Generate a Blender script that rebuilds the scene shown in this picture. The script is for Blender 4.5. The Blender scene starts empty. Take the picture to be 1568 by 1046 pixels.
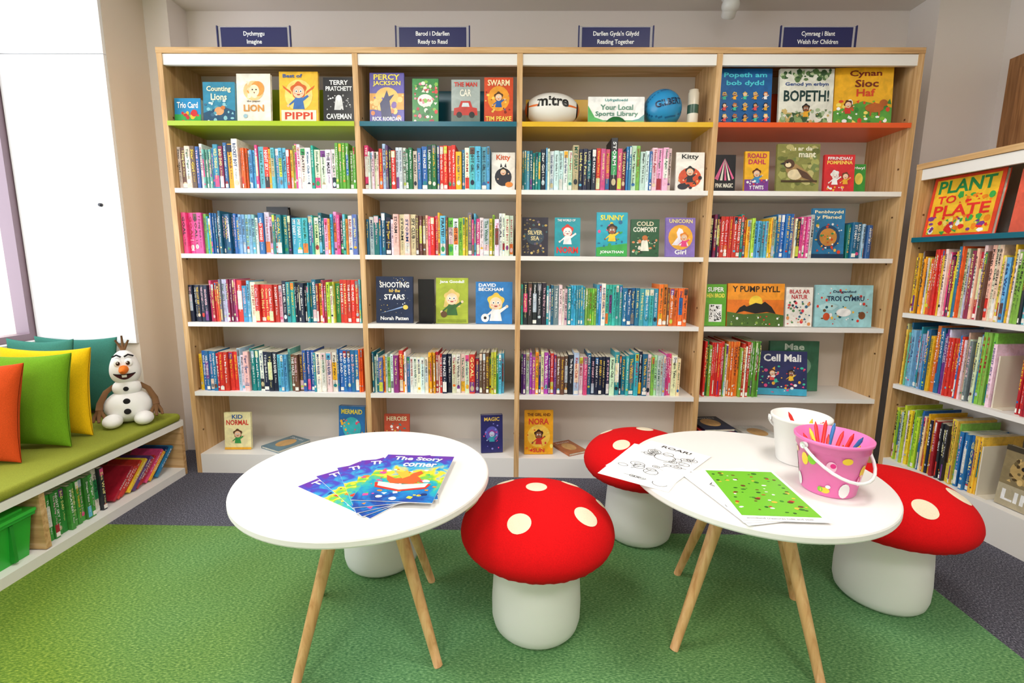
import bpy, math, random
from mathutils import Vector, Matrix
random.seed(11)
scene = bpy.context.scene
try:
    scene.view_settings.view_transform = 'Standard'
    scene.view_settings.look = 'None'
except Exception as e:
    print(e)

# ------------------------------------------------------------------ helpers
def s2l(x):
    return x/12.92 if x <= 0.04045 else ((x+0.055)/1.055)**2.4
def C(h):
    if isinstance(h, tuple): return h
    h = h.lstrip('#')
    return tuple(s2l(int(h[i:i+2], 16)/255) for i in (0, 2, 4)) + (1.0,)

def newmat(name):
    m = bpy.data.materials.new(name); m.use_nodes = True
    nt = m.node_tree; b = nt.nodes['Principled BSDF']
    return m, nt, b
def plain(name, col, rough=0.5, metal=0.0, coat=0.0):
    m, nt, b = newmat(name)
    tc = nt.nodes.new('ShaderNodeTexCoord'); n = nt.nodes.new('ShaderNodeTexNoise')
    n.inputs['Scale'].default_value = 9; n.inputs['Detail'].default_value = 3
    nt.links.new(tc.outputs['Object'], n.inputs['Vector'])
    mr = nt.nodes.new('ShaderNodeMapRange')
    mr.inputs['To Min'].default_value = max(0, rough-0.05); mr.inputs['To Max'].default_value = min(1, rough+0.05)
    nt.links.new(n.outputs['Fac'], mr.inputs['Value']); nt.links.new(mr.outputs['Result'], b.inputs['Roughness'])
    b.inputs['Base Color'].default_value = C(col); b.inputs['Metallic'].default_value = metal
    b.inputs['Coat Weight'].default_value = coat
    return m
def attrmat(name, rough=0.4, print_scale=None, amt=0.2):
    m, nt, b = newmat(name)
    a = nt.nodes.new('ShaderNodeAttribute'); a.attribute_name = 'Col'
    src = a.outputs['Color']
    if print_scale:
        tc = nt.nodes.new('ShaderNodeTexCoord')
        n = nt.nodes.new('ShaderNodeTexNoise'); n.inputs['Scale'].default_value = print_scale; n.inputs['Detail'].default_value = 5
        n.inputs['Distortion'].default_value = 1.2
        nt.links.new(tc.outputs['Object'], n.inputs['Vector'])
        mr = nt.nodes.new('ShaderNodeMapRange'); mr.inputs['From Min'].default_value = 0.3; mr.inputs['From Max'].default_value = 0.7
        mr.inputs['To Min'].default_value = 1-amt; mr.inputs['To Max'].default_value = 1+amt
        nt.links.new(n.outputs['Fac'], mr.inputs['Value'])
        mx = nt.nodes.new('ShaderNodeMix'); mx.data_type = 'RGBA'; mx.blend_type = 'MULTIPLY'; mx.inputs[0].default_value = 1
        cb = nt.nodes.new('ShaderNodeCombineColor')
        for k in range(3): nt.links.new(mr.outputs['Result'], cb.inputs[k])
        nt.links.new(src, mx.inputs[6]); nt.links.new(cb.outputs[0], mx.inputs[7]); src = mx.outputs[2]
    nt.links.new(src, b.inputs['Base Color'])
    b.inputs['Roughness'].default_value = rough
    return m
def oakmat(name, axis, c1='#D2A873', c2='#B88C5A', c3='#E3BF90'):
    m, nt, b = newmat(name)
    tc = nt.nodes.new('ShaderNodeTexCoord'); mp = nt.nodes.new('ShaderNodeMapping')
    sc = [38, 38, 38]; sc[axis] = 2.2
    mp.inputs['Scale'].default_value = sc
    n = nt.nodes.new('ShaderNodeTexNoise'); n.inputs['Scale'].default_value = 1.6; n.inputs['Detail'].default_value = 6; n.inputs['Distortion'].default_value = 0.6
    r = nt.nodes.new('ShaderNodeValToRGB')
    r.color_ramp.elements[0].position = 0.3; r.color_ramp.elements[0].color = C(c2)
    r.color_ramp.elements[1].position = 0.72; r.color_ramp.elements[1].color = C(c3)
    e = r.color_ramp.elements.new(0.5); e.color = C(c1)
    nt.links.new(tc.outputs['Object'], mp.inputs['Vector']); nt.links.new(mp.outputs['Vector'], n.inputs['Vector'])
    nt.links.new(n.outputs['Fac'], r.inputs['Fac']); nt.links.new(r.outputs['Color'], b.inputs['Base Color'])
    bp = nt.nodes.new('ShaderNodeBump'); bp.inputs['Strength'].default_value = 0.06
    nt.links.new(n.outputs['Fac'], bp.inputs['Height']); nt.links.new(bp.outputs['Normal'], b.inputs['Normal'])
    b.inputs['Roughness'].default_value = 0.5
    return m
def fabric(name, col, scale=400, strength=0.25, var=0.12):
    m, nt, b = newmat(name)
    tc = nt.nodes.new('ShaderNodeTexCoord')
    n = nt.nodes.new('ShaderNodeTexNoise'); n.inputs['Scale'].default_value = scale; n.inputs['Detail'].default_value = 2
    nt.links.new(tc.outputs['Object'], n.inputs['Vector'])
    c = C(col)
    r = nt.nodes.new('ShaderNodeValToRGB')
    r.color_ramp.elements[0].position = 0.3; r.color_ramp.elements[0].color = tuple(x*(1-var) for x in c[:3])+(1,)
    r.color_ramp.elements[1].position = 0.7; r.color_ramp.elements[1].color = tuple(min(1, x*(1+var)) for x in c[:3])+(1,)
    nt.links.new(n.outputs['Fac'], r.inputs['Fac']); nt.links.new(r.outputs['Color'], b.inputs['Base Color'])
    bp = nt.nodes.new('ShaderNodeBump'); bp.inputs['Strength'].default_value = strength; bp.inputs['Distance'].default_value = 0.002
    nt.links.new(n.outputs['Fac'], bp.inputs['Height']); nt.links.new(bp.outputs['Normal'], b.inputs['Normal'])
    b.inputs['Roughness'].default_value = 0.95; b.inputs['Specular IOR Level'].default_value = 0.2
    return m
def wallmat(name, col):
    m, nt, b = newmat(name)
    tc = nt.nodes.new('ShaderNodeTexCoord')
    n = nt.nodes.new('ShaderNodeTexNoise'); n.inputs['Scale'].default_value = 180; n.inputs['Detail'].default_value = 4
    nt.links.new(tc.outputs['Object'], n.inputs['Vector'])
    bp = nt.nodes.new('ShaderNodeBump'); bp.inputs['Strength'].default_value = 0.08; bp.inputs['Distance'].default_value = 0.002
    nt.links.new(n.outputs['Fac'], bp.inputs['Height']); nt.links.new(bp.outputs['Normal'], b.inputs['Normal'])
    b.inputs['Base Color'].default_value = C(col); b.inputs['Roughness'].default_value = 0.85
    return m

PAINT = attrmat('printed_paper', 0.45)
COVER = attrmat('printed_cover', 0.33, 16, 0.18)
SPINE = attrmat('printed_spine', 0.4, 45, 0.16)
CARD = attrmat('coloured_plastic', 0.3)
OAKZ = oakmat('oak_vertical', 2)
OAKX = oakmat('oak_horizontal', 0)
ASH = oakmat('ash_leg', 2, '#D8A870', '#C08C54', '#E6BE88')
WHITE = plain('white_laminate', '#F1EEEA', 0.45)
BACKP = plain('cream_back_panel', '#E6DDD4', 0.7)
WALL = wallmat('wall_paint', '#F0E8E4')
WALLB = wallmat('wall_paint_beige', '#E6D8C8')
CEIL = wallmat('ceiling_paint', '#E6DFDA')

_tc = {}
def glyph(s, res=2, off=0.0, raw=False):
    key = (s, res, off)
    if key not in _tc:
        cu = bpy.data.curves.new('t', 'FONT'); cu.body = s; cu.resolution_u = res; cu.offset = off
        ob = bpy.data.objects.new('t', cu); scene.collection.objects.link(ob)
        dg = bpy.context.evaluated_depsgraph_get()
        me = bpy.data.meshes.new_from_object(ob.evaluated_get(dg))
        vs = [(v.co.x, v.co.y) for v in me.vertices]; fs = [tuple(p.vertices) for p in me.polygons]
        bpy.data.objects.remove(ob); bpy.data.curves.remove(cu); bpy.data.meshes.remove(me)
        if not vs: _tc[key] = ([], [], 1, [])
        else:
            x0 = min(v[0] for v in vs); x1 = max(v[0] for v in vs); y0 = min(v[1] for v in vs); y1 = max(v[1] for v in vs)
            w = max(x1-x0, 1e-4); h = max(y1-y0, 1e-4)
            _tc[key] = ([((v[0]-x0)/w, (v[1]-y0)/h) for v in vs], fs, w/h, [(v[0]-(x0+x1)/2, v[1]) for v in vs])
    t = _tc[key]
    return (t[3], t[1]) if raw else t[:3]

class MB:
    def __init__(s): s.v = []; s.f = []; s.c = []; s.m = []; s.s = []; s.M = None
    def add(s, vs, fs, col=(1, 1, 1, 1), mi=0, sm=False):
        o = len(s.v)
        if s.M is not None: vs = [s.M @ Vector(p) for p in vs]
        s.v.extend([tuple(p) for p in vs])
        per = isinstance(col, list)
        for k, f in enumerate(fs):
            s.f.append([i+o for i in f]); s.c.append(col[k] if per else col); s.m.append(mi); s.s.append(sm)
    def box(s, x0, x1, y0, y1, z0, z1, col=(1, 1, 1, 1), mi=0):
        s.add([(x0, y0, z0), (x1, y0, z0), (x1, y1, z0), (x0, y1, z0), (x0, y0, z1), (x1, y0, z1), (x1, y1, z1), (x0, y1, z1)],
              [(0, 3, 2, 1), (4, 5, 6, 7), (0, 1, 5, 4), (1, 2, 6, 5), (2, 3, 7, 6), (3, 0, 4, 7)], col, mi)
    def lathe(s, prof, n=48, col=(1, 1, 1, 1), mi=0, sm=True, c=(0, 0), rf=None):
        vs = []; fs = []
        for (r, z) in prof:
            for j in range(n):
                a = 2*math.pi*j/n
                rr = r*(rf(a, z) if rf else 1)
                vs.append((c[0]+rr*math.cos(a), c[1]+rr*math.sin(a), z))
        for i in range(len(prof)-1):
            for j in range(n):
                k = (j+1) % n
                fs.append((i*n+j, i*n+k, (i+1)*n+k, (i+1)*n+j))
        s.add(vs, fs, col, mi, sm)
    def ell(s, c, r, col, mi=0, n=20, m=12, sm=True):
        vs = []; fs = []
        for i in range(m+1):
            t = math.pi*i/m
            for j in range(n):
                a = 2*math.pi*j/n
                st = max(math.sin(t), 1e-3)
                vs.append((c[0]+r[0]*st*math.cos(a), c[1]+r[1]*st*math.sin(a), c[2]-r[2]*math.cos(t)))
        for i in range(m):
            for j in range(n):
                k = (j+1) % n
                fs.append((i*n+j, i*n+k, (i+1)*n+k, (i+1)*n+j))
        s.add(vs, fs, col, mi, sm)
    def tube(s, pts, r, col, mi=0, n=8, cap=True, sm=True):
        pts = [Vector(p) for p in pts]
        if not isinstance(r, (list, tuple)): r = [r]*len(pts)
        vs = []; fs = []; up = None
        for i, p in enumerate(pts):
            d = (pts[min(i+1, len(pts)-1)]-pts[max(i-1, 0)]).normalized()
            if up is None:
                up = Vector((0, 0, 1)) if abs(d.z) < 0.9 else Vector((1, 0, 0))
            a = d.cross(up).normalized(); b = a.cross(d).normalized(); up = b
            for j in range(n):
                t = 2*math.pi*j/n
                vs.append(p+(a*math.cos(t)+b*math.sin(t))*r[i])
        for i in range(len(pts)-1):
            for j in range(n):
                k = (j+1) % n
                fs.append((i*n+j, (i+1)*n+j, (i+1)*n+k, i*n+k)[::-1])
        if cap:
            fs.append(tuple(range(n))); fs.append(tuple((len(pts)-1)*n+j for j in range(n-1, -1, -1)))
        s.add(vs, fs, col, mi, sm)
    def flat(s, pts, O, U, V, col, mi=0):
        s.add([O+U*x+V*y for x, y in pts], [tuple(range(len(pts)))], col, mi)
    def disc(s, cx, cy, rx, ry, O, U, V, col, mi=0, n=18):
        s.flat([(cx+rx*math.cos(2*math.pi*i/n), cy+ry*math.sin(2*math.pi*i/n)) for i in range(n)], O, U, V, col, mi)
    def ring(s, cx, cy, rx, ry, wd, O, U, V, col, mi=0, n=20):
        vs = []; fs = []
        for i in range(n):
            a = 2*math.pi*i/n
            vs.append(O+U*(cx+rx*math.cos(a))+V*(cy+ry*math.sin(a)))
            vs.append(O+U*(cx+(rx-wd)*math.cos(a))+V*(cy+(ry-wd)*math.sin(a)))
        for i in range(n):
            k = (i+1) % n
            fs.append((2*i, 2*k, 2*k+1, 2*i+1))
        s.add(vs, fs, col, mi)
    def text(s, t, O, U, V, w, h, col, mi=0, res=2, off=0.0):
        vs, fs, asp = glyph(t, res, off)
        if not vs: return
        s.add([O+U*(x*w)+V*(y*h) for x, y in vs], fs, col, mi)
    def textc(s, t, O, U, V, size, col, mi=0, res=3, off=0.0, sx=1.0):
        vs, fs = glyph(t, res, off, raw=True)
        s.add([O+U*(x*size*sx)+V*(y*size) for x, y in vs], fs, col, mi)
    def build(s, name, mats, M=None, parent=None):
        me = bpy.data.meshes.new(name)
        me.from_pydata(s.v, [], s.f)
        for m in mats: me.materials.append(m)
        me.polygons.foreach_set('material_index', s.m)
        me.polygons.foreach_set('use_smooth', s.s)
        ca = me.color_attributes.new('Col', 'FLOAT_COLOR', 'CORNER')
        flat = []
        for f, c in zip(s.f, s.c): flat.extend(tuple(c)*len(f))
        ca.data.foreach_set('color', flat)
        me.update()
        ob = bpy.data.objects.new(name, me); scene.collection.objects.link(ob)
        if parent is not None: ob.parent = parent
        if M is not None: ob.matrix_world = M
        return ob
def empty(name, loc=(0, 0, 0), rz=0.0):
    e = bpy.data.objects.new(name, None); e.empty_display_size = 0.1
    e.location = loc; e.rotation_euler = (0, 0, rz)
    scene.collection.objects.link(e); return e
def part(mb, name, mats, parent):
    me_ob = mb.build(name, mats); me_ob.parent = parent; return me_ob
def TR(x, y, z, rz=0.0, rx=0.0):
    return Matrix.Translation((x, y, z)) @ Matrix.Rotation(rz, 4, 'Z') @ Matrix.Rotation(rx, 4, 'X')
X_, Y_, Z_ = Vector((1, 0, 0)), Vector((0, 1, 0)), Vector((0, 0, 1))

# ------------------------------------------------------------------ room shell
ZC = 2.497
YB, XR, YF, XL = 2.91, 2.45, -1.9, -2.0
m, nt, b = newmat('carpet_floor')
geo = nt.nodes.new('ShaderNodeTexCoord'); sep = nt.nodes.new('ShaderNodeSeparateXYZ')
nt.links.new(geo.outputs['Object'], sep.inputs[0])
def noise(scale, vec, detail=3, loc=(0, 0, 0)):
    mp = nt.nodes.new('ShaderNodeMapping'); mp.inputs['Scale'].default_value = vec; mp.inputs['Location'].default_value = loc
    n = nt.nodes.new('ShaderNodeTexNoise'); n.inputs['Scale'].default_value = scale; n.inputs['Detail'].default_value = detail
    nt.links.new(geo.outputs['Object'], mp.inputs[0]); nt.links.new(mp.outputs[0], n.inputs['Vector']); return n
def ramp(n, stops, out='Fac'):
    r = nt.nodes.new('ShaderNodeValToRGB')
    els = r.color_ramp.elements
    els[0].position, els[0].color = stops[0][0], C(stops[0][1])
    els[1].position, els[1].color = stops[-1][0], C(stops[-1][1])
    for p, c in stops[1:-1]:
        e = els.new(p); e.color = C(c)
    nt.links.new(n.outputs[out], r.inputs['Fac']); return r
n1 = noise(1.0, (100, 270, 1), 4)
g = ramp(n1, [(0.28, '#456F4C'), (0.5, '#68925F'), (0.74, '#9CBC8A')])
# warm light painted into the carpet colour: yellower towards the window, varied by noise
n2 = noise(1.0, (0.8, 0.8, 1), 2)
xm = nt.nodes.new('ShaderNodeMapRange'); xm.inputs['From Min'].default_value = -0.5; xm.inputs['From Max'].default_value = -1.7; xm.inputs['To Min'].default_value = -0.1; xm.inputs['To Max'].default_value = 0.4
nt.links.new(sep.outputs['X'], xm.inputs['Value'])
ad = nt.nodes.new('ShaderNodeMath'); ad.operation = 'ADD'; nt.links.new(n2.outputs['Fac'], ad.inputs[0]); nt.links.new(xm.outputs['Result'], ad.inputs[1])
g2 = ramp(ad, [(0.35, '#EEFFFC'), (0.8, '#FFEC8C')], 'Value')
mul = nt.nodes.new('ShaderNodeMix'); mul.data_type = 'RGBA'; mul.blend_type = 'MULTIPLY'; mul.inputs[0].default_value = 1
nt.links.new(g.outputs['Color'], mul.inputs[6]); nt.links.new(g2.outputs['Color'], mul.inputs[7])
n3 = noise(1.0, (190, 190, 1), 3)
d = ramp(n3, [(0.3, '#303038'), (0.55, '#5E5D68'), (0.75, '#9896A2')])
lx = nt.nodes.new('ShaderNodeMath'); lx.operation = 'LESS_THAN'; lx.inputs[1].default_value = 1.475
ly = nt.nodes.new('ShaderNodeMath'); ly.operation = 'LESS_THAN'; ly.inputs[1].default_value = 1.912
nt.links.new(sep.outputs['X'], lx.inputs[0]); nt.links.new(sep.outputs['Y'], ly.inputs[0])
mm = nt.nodes.new('ShaderNodeMath'); mm.operation = 'MULTIPLY'
nt.links.new(lx.outputs[0], mm.inputs[0]); nt.links.new(ly.outputs[0], mm.inputs[1])
mx = nt.nodes.new('ShaderNodeMix'); mx.data_type = 'RGBA'
nt.links.new(mm.outputs[0], mx.inputs[0]); nt.links.new(d.outputs['Color'], mx.inputs[6]); nt.links.new(mul.outputs[2], mx.inputs[7])
nt.links.new(mx.outputs[2], b.inputs['Base Color']); b.inputs['Roughness'].default_value = 1.0; b.inputs['Specular IOR Level'].default_value = 0.15
bp = nt.nodes.new('ShaderNodeBump'); bp.inputs['Strength'].default_value = 0.4; bp.inputs['Distance'].default_value = 0.003
nt.links.new(n3.outputs['Fac'], bp.inputs['Height']); nt.links.new(bp.outputs['Normal'], b.inputs['Normal'])
FLOOR = m
q = MB(); q.box(-2.75, XR+0.12, YF-0.12, YB+0.12, -0.1, 0); q.build('floor', [FLOOR])
q = MB(); q.box(-2.75, XR+0.12, YF-0.12, YB+0.12, ZC, ZC+0.1); q.build('ceiling', [CEIL])
q = MB(); q.box(-2.75, XR+0.12, YB, YB+0.12, 0, ZC)
q.box(-2.0, -1.872, 2.755, YB, 0, ZC); q.box(2.10, XR, 2.71, YB, 0, ZC); q.build('wall_back', [WALL])
q = MB(); q.box(XR, XR+0.12, YF, YB, 0, ZC); q.build('wall_right', [WALL])
q = MB(); q.box(-2.75, XR+0.12, YF-0.12, YF, 0, ZC); q.build('wall_front', [WALL])
q = MB(); q.box(-2.75, -2.0, 2.48, YB, 0, ZC); q.box(-2.75, -2.5, -0.6, 2.48, 0, 0.7); q.box(-2.75, -2.5, -0.6, 2.48, 2.38, ZC)
q.box(-2.75, -2.0, YF, -0.6, 0, ZC); q.build('wall_left', [WALLB])
# window
FRM = plain('window_frame_paint', '#8A7480', 0.4)
q = MB()
q.box(-2.60, -2.53, -0.6, 2.48, 0.70, 0.75); q.box(-2.60, -2.53, -0.6, 2.48, 2.33, 2.38)
for y in (-0.6, 0.9, 2.43): q.box(-2.60, -2.53, y, y+0.05, 0.75, 2.33)
q.build('window_1', [FRM])
q = MB()
q.box(-2.525, -2.002, 2.462, 2.479, 0.701, 2.098, mi=0); q.box(-2.525, -2.002, 2.462, 2.479, 2.102, ZC-0.002, mi=0)
q.M = TR(-2.10, 2.462, 1.40) @ Matrix.Rotation(math.radians(90), 4, 'X')
q.lathe([(0.009, 0.0), (0.008, 0.012), (0.0005, 0.012)], 16, mi=1)
q.build('window_reveal_panel', [plain('reveal_white', '#F6F6F8', 0.45), plain('dark_knob', '#30303A', 0.3)])
q = MB(); q.box(-2.525, -2.475, -0.59, 2.46, 0.7005, 0.716); q.build('trim_1', [WHITE])
# right door (wood) in the right wall
q = MB(); q.box(2.415, 2.449, 1.66, 2.63, 0, 2.145, mi=0); q.box(2.405, 2.415, 1.73, 2.56, 0.01, 2.08, mi=1)
q.tube([(2.404, 1.80, 1.05), (2.38, 1.80, 1.05), (2.38, 1.92, 1.05)], 0.009, (1, 1, 1, 1), 2, 10)
q.build('door_1', [oakmat('door_frame_wood', 2, '#9C6B3F', '#7E522C', '#B07E4E'), oakmat('door_leaf_wood', 2, '#A87445', '#8A5A32', '#B98654'), plain('steel', '#AAAAAA', 0.3, 1)])
q = MB(); q.box(2.435, 2.449, YF, 1.65, 0, 0.1); q.build('baseboard_right', [WHITE])
q = MB(); q.box(-2.0, XR-0.02, YF, YF+0.014, 0, 0.1); q.build('baseboard_front', [WHITE])

# ------------------------------------------------------------------ bookcases
def bookcase(edges, H, depth, shelves, zb, header, M, colours, first, ups):
    q = MB(); t = 0.013
    for e in edges: q.box(e-t, e+t, 0, depth, 0, H-0.025, mi=0)
    q.box(edges[0]-t, edges[-1]+t, -0.003, depth, H-0.025, H, mi=1)
    for i in range(len(edges)-1):
        a, c = edges[i]+t, edges[i+1]-t
        q.box(a, c, depth-0.012, depth, zb, H-0.025, mi=3)
        q.box(a, c, 0.004, 0.022, header, H-0.027, mi=2)
        for z in shelves:
            q.box(a, c, 0.0, depth-0.012, z-0.022, z, mi=2)
        q.box(a, c, 0.0, depth-0.012, 0, zb, mi=2)
        z = first; col = C(colours[i])
        q.box(a, c, -0.004, depth-0.012, z-0.014, z, col, 4)
        q.box(a, c, -0.007, -0.004, z-0.018, z+0.004, col, 4)
        if ups[i]:
            u0, u1, uh = ups[i]; q.box(a+u0*(c-a), a+u1*(c-a), depth-0.09, depth-0.086, z, z+uh, col, 4)
        for x in (a+0.001, c-0.001):
            for k in range(8):
                zz = zb+0.12+k*(H-zb-0.2)/8
                q.box(x-0.0015, x+0.0015, 0.035, 0.043, zz, zz+0.008, C('#6A4A2C'), 4)
    return q.build('bookcase', [OAKZ, OAKX, WHITE, BACKP, CARD], M)
EDG = [-1.718, -0.789, -0.012, 0.916, 1.840]
D0 = 0.30
MA = Matrix.Translation((0, 2.44, 0))
ROW = dict(A=1.788, B=1.481, C=1.164, D=0.8175, E=0.4505, F=0.1065)
bookcase(EDG, 2.12, D0, [ROW[k] for k in 'BCDE'], ROW['F'], 2.045, MA, ['#A9C21C', '#0B6478', '#E3B41C', '#EA5A1E'], ROW['A'],
         [(0.14, 0.86, 0.215), (0.46, 0.8, 0.21), (0.02, 0.42, 0.17), (0.1, 0.9, 0.2)])
dvec = Vector((0.1435, -0.9896, 0)).normalized(); nvec = Vector((-dvec.y, dvec.x, 0))
MR = Matrix(((dvec.x, nvec.x, 0, 1.866), (dvec.y, nvec.y, 0, 2.415), (0, 0, 1, 0), (0, 0, 0, 1)))
RE = [0.013, 0.75, 1.487]
RROW = dict(A=1.258, B=0.904, C=0.549, D=0.16)
bookcase(RE, 1.60, 0.29, [RROW[k] for k in 'BC'], RROW['D'], 1.525, MR, ['#0B6478', '#0B6478'], RROW['A'], [None, None])

# ------------------------------------------------------------------ book spines
TITLES = ["THE LOST KEY", "MOON RIVER", "Dragon Tales", "NIGHT SKY", "Little Fox", "WILD THINGS", "The Big Day", "STORM", "ROBOT GIRL", "Magic Tree",
          "SPY CLUB", "Owl and Me", "PIRATES!", "Secret Garden", "GHOST TRAIN", "Tiger Tiger", "ROCKET BOY", "Y Ddraig Goch", "Cwm Hud", "Star Girl",
          "The Witch", "GOAL", "MY DIARY", "Sea Wolf", "Tales of Ty", "BAD DAD", "Kitten Club", "Puppy Pals", "THE MAZE", "Home Again"]
AUTH = ["J. Morgan", "S. Price", "A. Hughes", "K. Lloyd", "M. Evans", "R. Bevan", "T. Rees", "E. Jones"]
PAL = {
 'mix': ['#2A6FB0', '#E2E0DA', '#D7352B', '#F0B323', '#2F9A57', '#15808C', '#EE7A2A', '#F4F1EA', '#7A3C8C', '#17233F', '#E34C86', '#5FB7D8', '#C9D64A', '#A5222C'],
 'blue': ['#3A8DB8', '#1F5E86', '#7FB8CF', '#E8E6E0', '#D7352B', '#2D5A9E', '#F0C84A', '#6FB6B0', '#2F8FC0', '#B8CBD8', '#14746F', '#2A6FB0'],
 'pink': ['#E84C92', '#3FA8D0', '#15808C', '#F29A33', '#8B2F83', '#42B6A6', '#F6F2EE', '#D83A3A', '#7FC24A', '#5A6FB0', '#F2A6C4'],
 'red': ['#D7352B', '#F0B323', '#F4F1EA', '#B51F34', '#EE6A2A', '#2A6FB0', '#E34C86', '#D7352B', '#17233F', '#8C2F5C', '#F4D03A'],
 'teal': ['#15808C', '#2D9BA8', '#1F6E96', '#0F5E76', '#D9E6E4', '#3FB0B8', '#2A8A9A', '#17233F', '#5AA0B8'],
 'purple': ['#7B2A98', '#8A3FA0', '#B84AB8', '#4A2A8A', '#E34C86', '#5A2A7A', '#F0B323'],
 'green': ['#5FA83A', '#2F9A57', '#D7352B', '#F0C84A', '#1C6B3C', '#E2E0DA', '#2A6FB0', '#EE7A2A', '#84B83A'],
 'yg': ['#C9D63A', '#E8D83A', '#8CC03A', '#F0E060', '#5FA83A', '#2AA8A0', '#F4F1EA'],
 'dark': ['#20222E', '#C8352B', '#1B3A6F', '#7A1A34', '#1F5A44', '#D7352B', '#E8D8C0', '#D8A030', '#5A3A7A', '#2A7FB0', '#2F9A57', '#E34C86'],
 'light': ['#F4F1EA', '#E8E2D4', '#5FB7D8', '#F0C84A', '#E84C92', '#7FC24A', '#D7352B', '#2A6FB0', '#BFD8C8', '#F0B323'],
 'encyc': ['#3E9A3A', '#4CA840', '#358A34'],
}
PAST = ['#F4F1EA', '#EFE6D2', '#CFE0E6', '#F2D4B8', '#DDE6B8', '#E8C4CC', '#B8C8D8', '#F8F6F0', '#7A7A82', '#2A2C34', '#6A4A3A', '#C8B890']
def spine(q, x, w, h, z, y, dep, col, txt, rnd, sticker):
    b = min(0.0022, w*0.2)
    P = [(x, y+dep), (x, y+b), (x+b, y), (x+w-b, y), (x+w, y+b), (x+w, y+dep)]
    vs = [(a, c, z) for a, c in P]+[(a, c, z+h) for a, c in P]
    fs = [(i, (i+1) % 6, 6+(i+1) % 6, 6+i) for i in range(6)]+[(0, 5, 4, 3, 2, 1), (6, 7, 8, 9, 10, 11)]
    q.add(vs, fs, col)
    q.add([(x+0.0015, y+0.004, z+h+0.0004), (x+w-0.0015, y+0.004, z+h+0.0004), (x+w-0.0015, y+dep-0.002, z+h+0.0004), (x+0.0015, y+dep-0.002, z+h+0.0004)], [(0, 1, 2, 3)], C('#E9DFC8'))
    lum = 0.3*col[0]+0.6*col[1]+0.1*col[2]
    tc = C(rnd.choice(['#FFFFFF', '#FFF3A0', '#FFFFFF', '#FFD23A', '#F8C8D8'])) if lum < 0.33 else C(rnd.choice(['#20242C', '#B01C2C', '#173A7A', '#20242C', '#1E6A4A']))
    yo = y-0.0004
    def rect(z0, z1, c, k=1):
        q.add([(x+b, yo-0.0003*k, z0), (x+w-b, yo-0.0003*k, z0), (x+w-b, yo-0.0003*k, z1), (x+b, yo-0.0003*k, z1)], [(0, 1, 2, 3)], c)
    r = rnd.random()
    acc = C(rnd.choice(PAL['mix']+PAST))
    if r < 0.2: rect(z+h*0.82, z+h*0.98, acc)
    elif r < 0.38: rect(z+h*0.04, z+h*0.3, acc)
    elif r < 0.48: rect(z+h*0.3, z+h*0.75, acc)
    elif r < 0.6:
        for k in range(rnd.randint(2, 4)):
            zz = z+h*rnd.uniform(0.05, 0.9); rect(zz, zz+h*0.012, acc)
    if rnd.random() < 0.5:
        rr_ = w*0.34; q.disc(x+w/2, z+h*rnd.uniform(0.1, 0.2), rr_, rr_*rnd.uniform(0.8, 1.8), Vector((0, yo-0.0008, 0)), X_, Z_, C(rnd.choice(PAL['mix']+PAST)), n=10)
    if sticker: rect(z+0.006, z+0.024, C('#F2EFE6'), 3)
    th = w*rnd.uniform(0.4, 0.6); tl = h*rnd.uniform(0.38, 0.56); top = z+h*rnd.uniform(0.88, 0.96)
    q.text(txt, Vector((x+w*0.5-th*0.5, yo-0.0012, top)), -Z_, X_, tl, th, tc, res=1, off=0.018)
    if w > 0.012:
        th2 = min(0.008, w*0.35)
        q.text(rnd.choice(AUTH), Vector((x+w*0.5-th2*0.5, yo-0.0012, top-tl-h*0.04)), -Z_, X_, h*0.2, th2, tc, res=1)
def book_row(x0, x1, z, h, pal, M, seed, wmin=0.009, wmax=0.029, y=0.018, hv=0.14, force=None, stk=0.25):
    rnd = random.Random(seed); q = MB(); x = x0; run = 0; forced = False
    segs = pal if isinstance(pal, list) else [(1.0, pal)]
    while x < x1-wmin:
        fr = (x-x0)/(x1-x0)
        cols = PAL[[p for f_, p in segs if fr <= f_+1e-6][0]]
        if force and not forced and x >= force[0]:
            forced = True; spine(q, x, force[1]-0.0006, force[2], z+0.0005, y, 0.15, C(force[3]), force[4], rnd, False); x += force[1]; continue
        if run <= 0:
            col = C(rnd.choice(PAST if rnd.random() < 0.17 and pal != 'encyc' else cols)); same = rnd.random() < 0.22
            run = rnd.randint(2, 5) if same else 1
            sw = wmin+(wmax-wmin)*rnd.random()**1.3; sh = h*rnd.uniform(1-hv, 1+hv*0.3); stx = rnd.choice(TITLES)
        run -= 1
        w = min(sw, x1-x)
        if w < 0.004: break
        c2 = tuple(min(1, max(0, v*rnd.uniform(0.78, 1.2))) for v in col[:3])+(1,)
        spine(q, x, w-0.0006, sh, z+0.0005, y+rnd.uniform(0, 0.02), rnd.uniform(0.12, 0.15) if h < 0.24 else 0.2, c2, stx if run else rnd.choice(TITLES), rnd, rnd.random() < stk)
        x += w
    return q.build('book_row', [SPINE], M)
i0 = [e+0.016 for e in EDG[:-1]]; i1 = [e-0.016 for e in EDG[1:]]
book_row(i0[0], i1[0]-0.002, ROW['B'], 0.212, [(.22, 'blue'), (.38, 'red'), (.72, 'light'), (1, 'yg')], MA, 1, force=(-1.42, 0.03, 0.235, '#F2EEE6', 'ROCKET BOY'))
book_row(i0[0], i1[0]-0.002, ROW['C'], 0.203, [(.15, 'pink'), (.5, 'blue'), (.8, 'teal'), (1, 'pink')], MA, 2)
book_row(i0[0], i1[0]-0.002, ROW['D'], 0.215, [(.3, 'red'), (.5, 'blue'), (.72, 'teal'), (.9, 'mix'), (1, 'light')], MA, 3)
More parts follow.
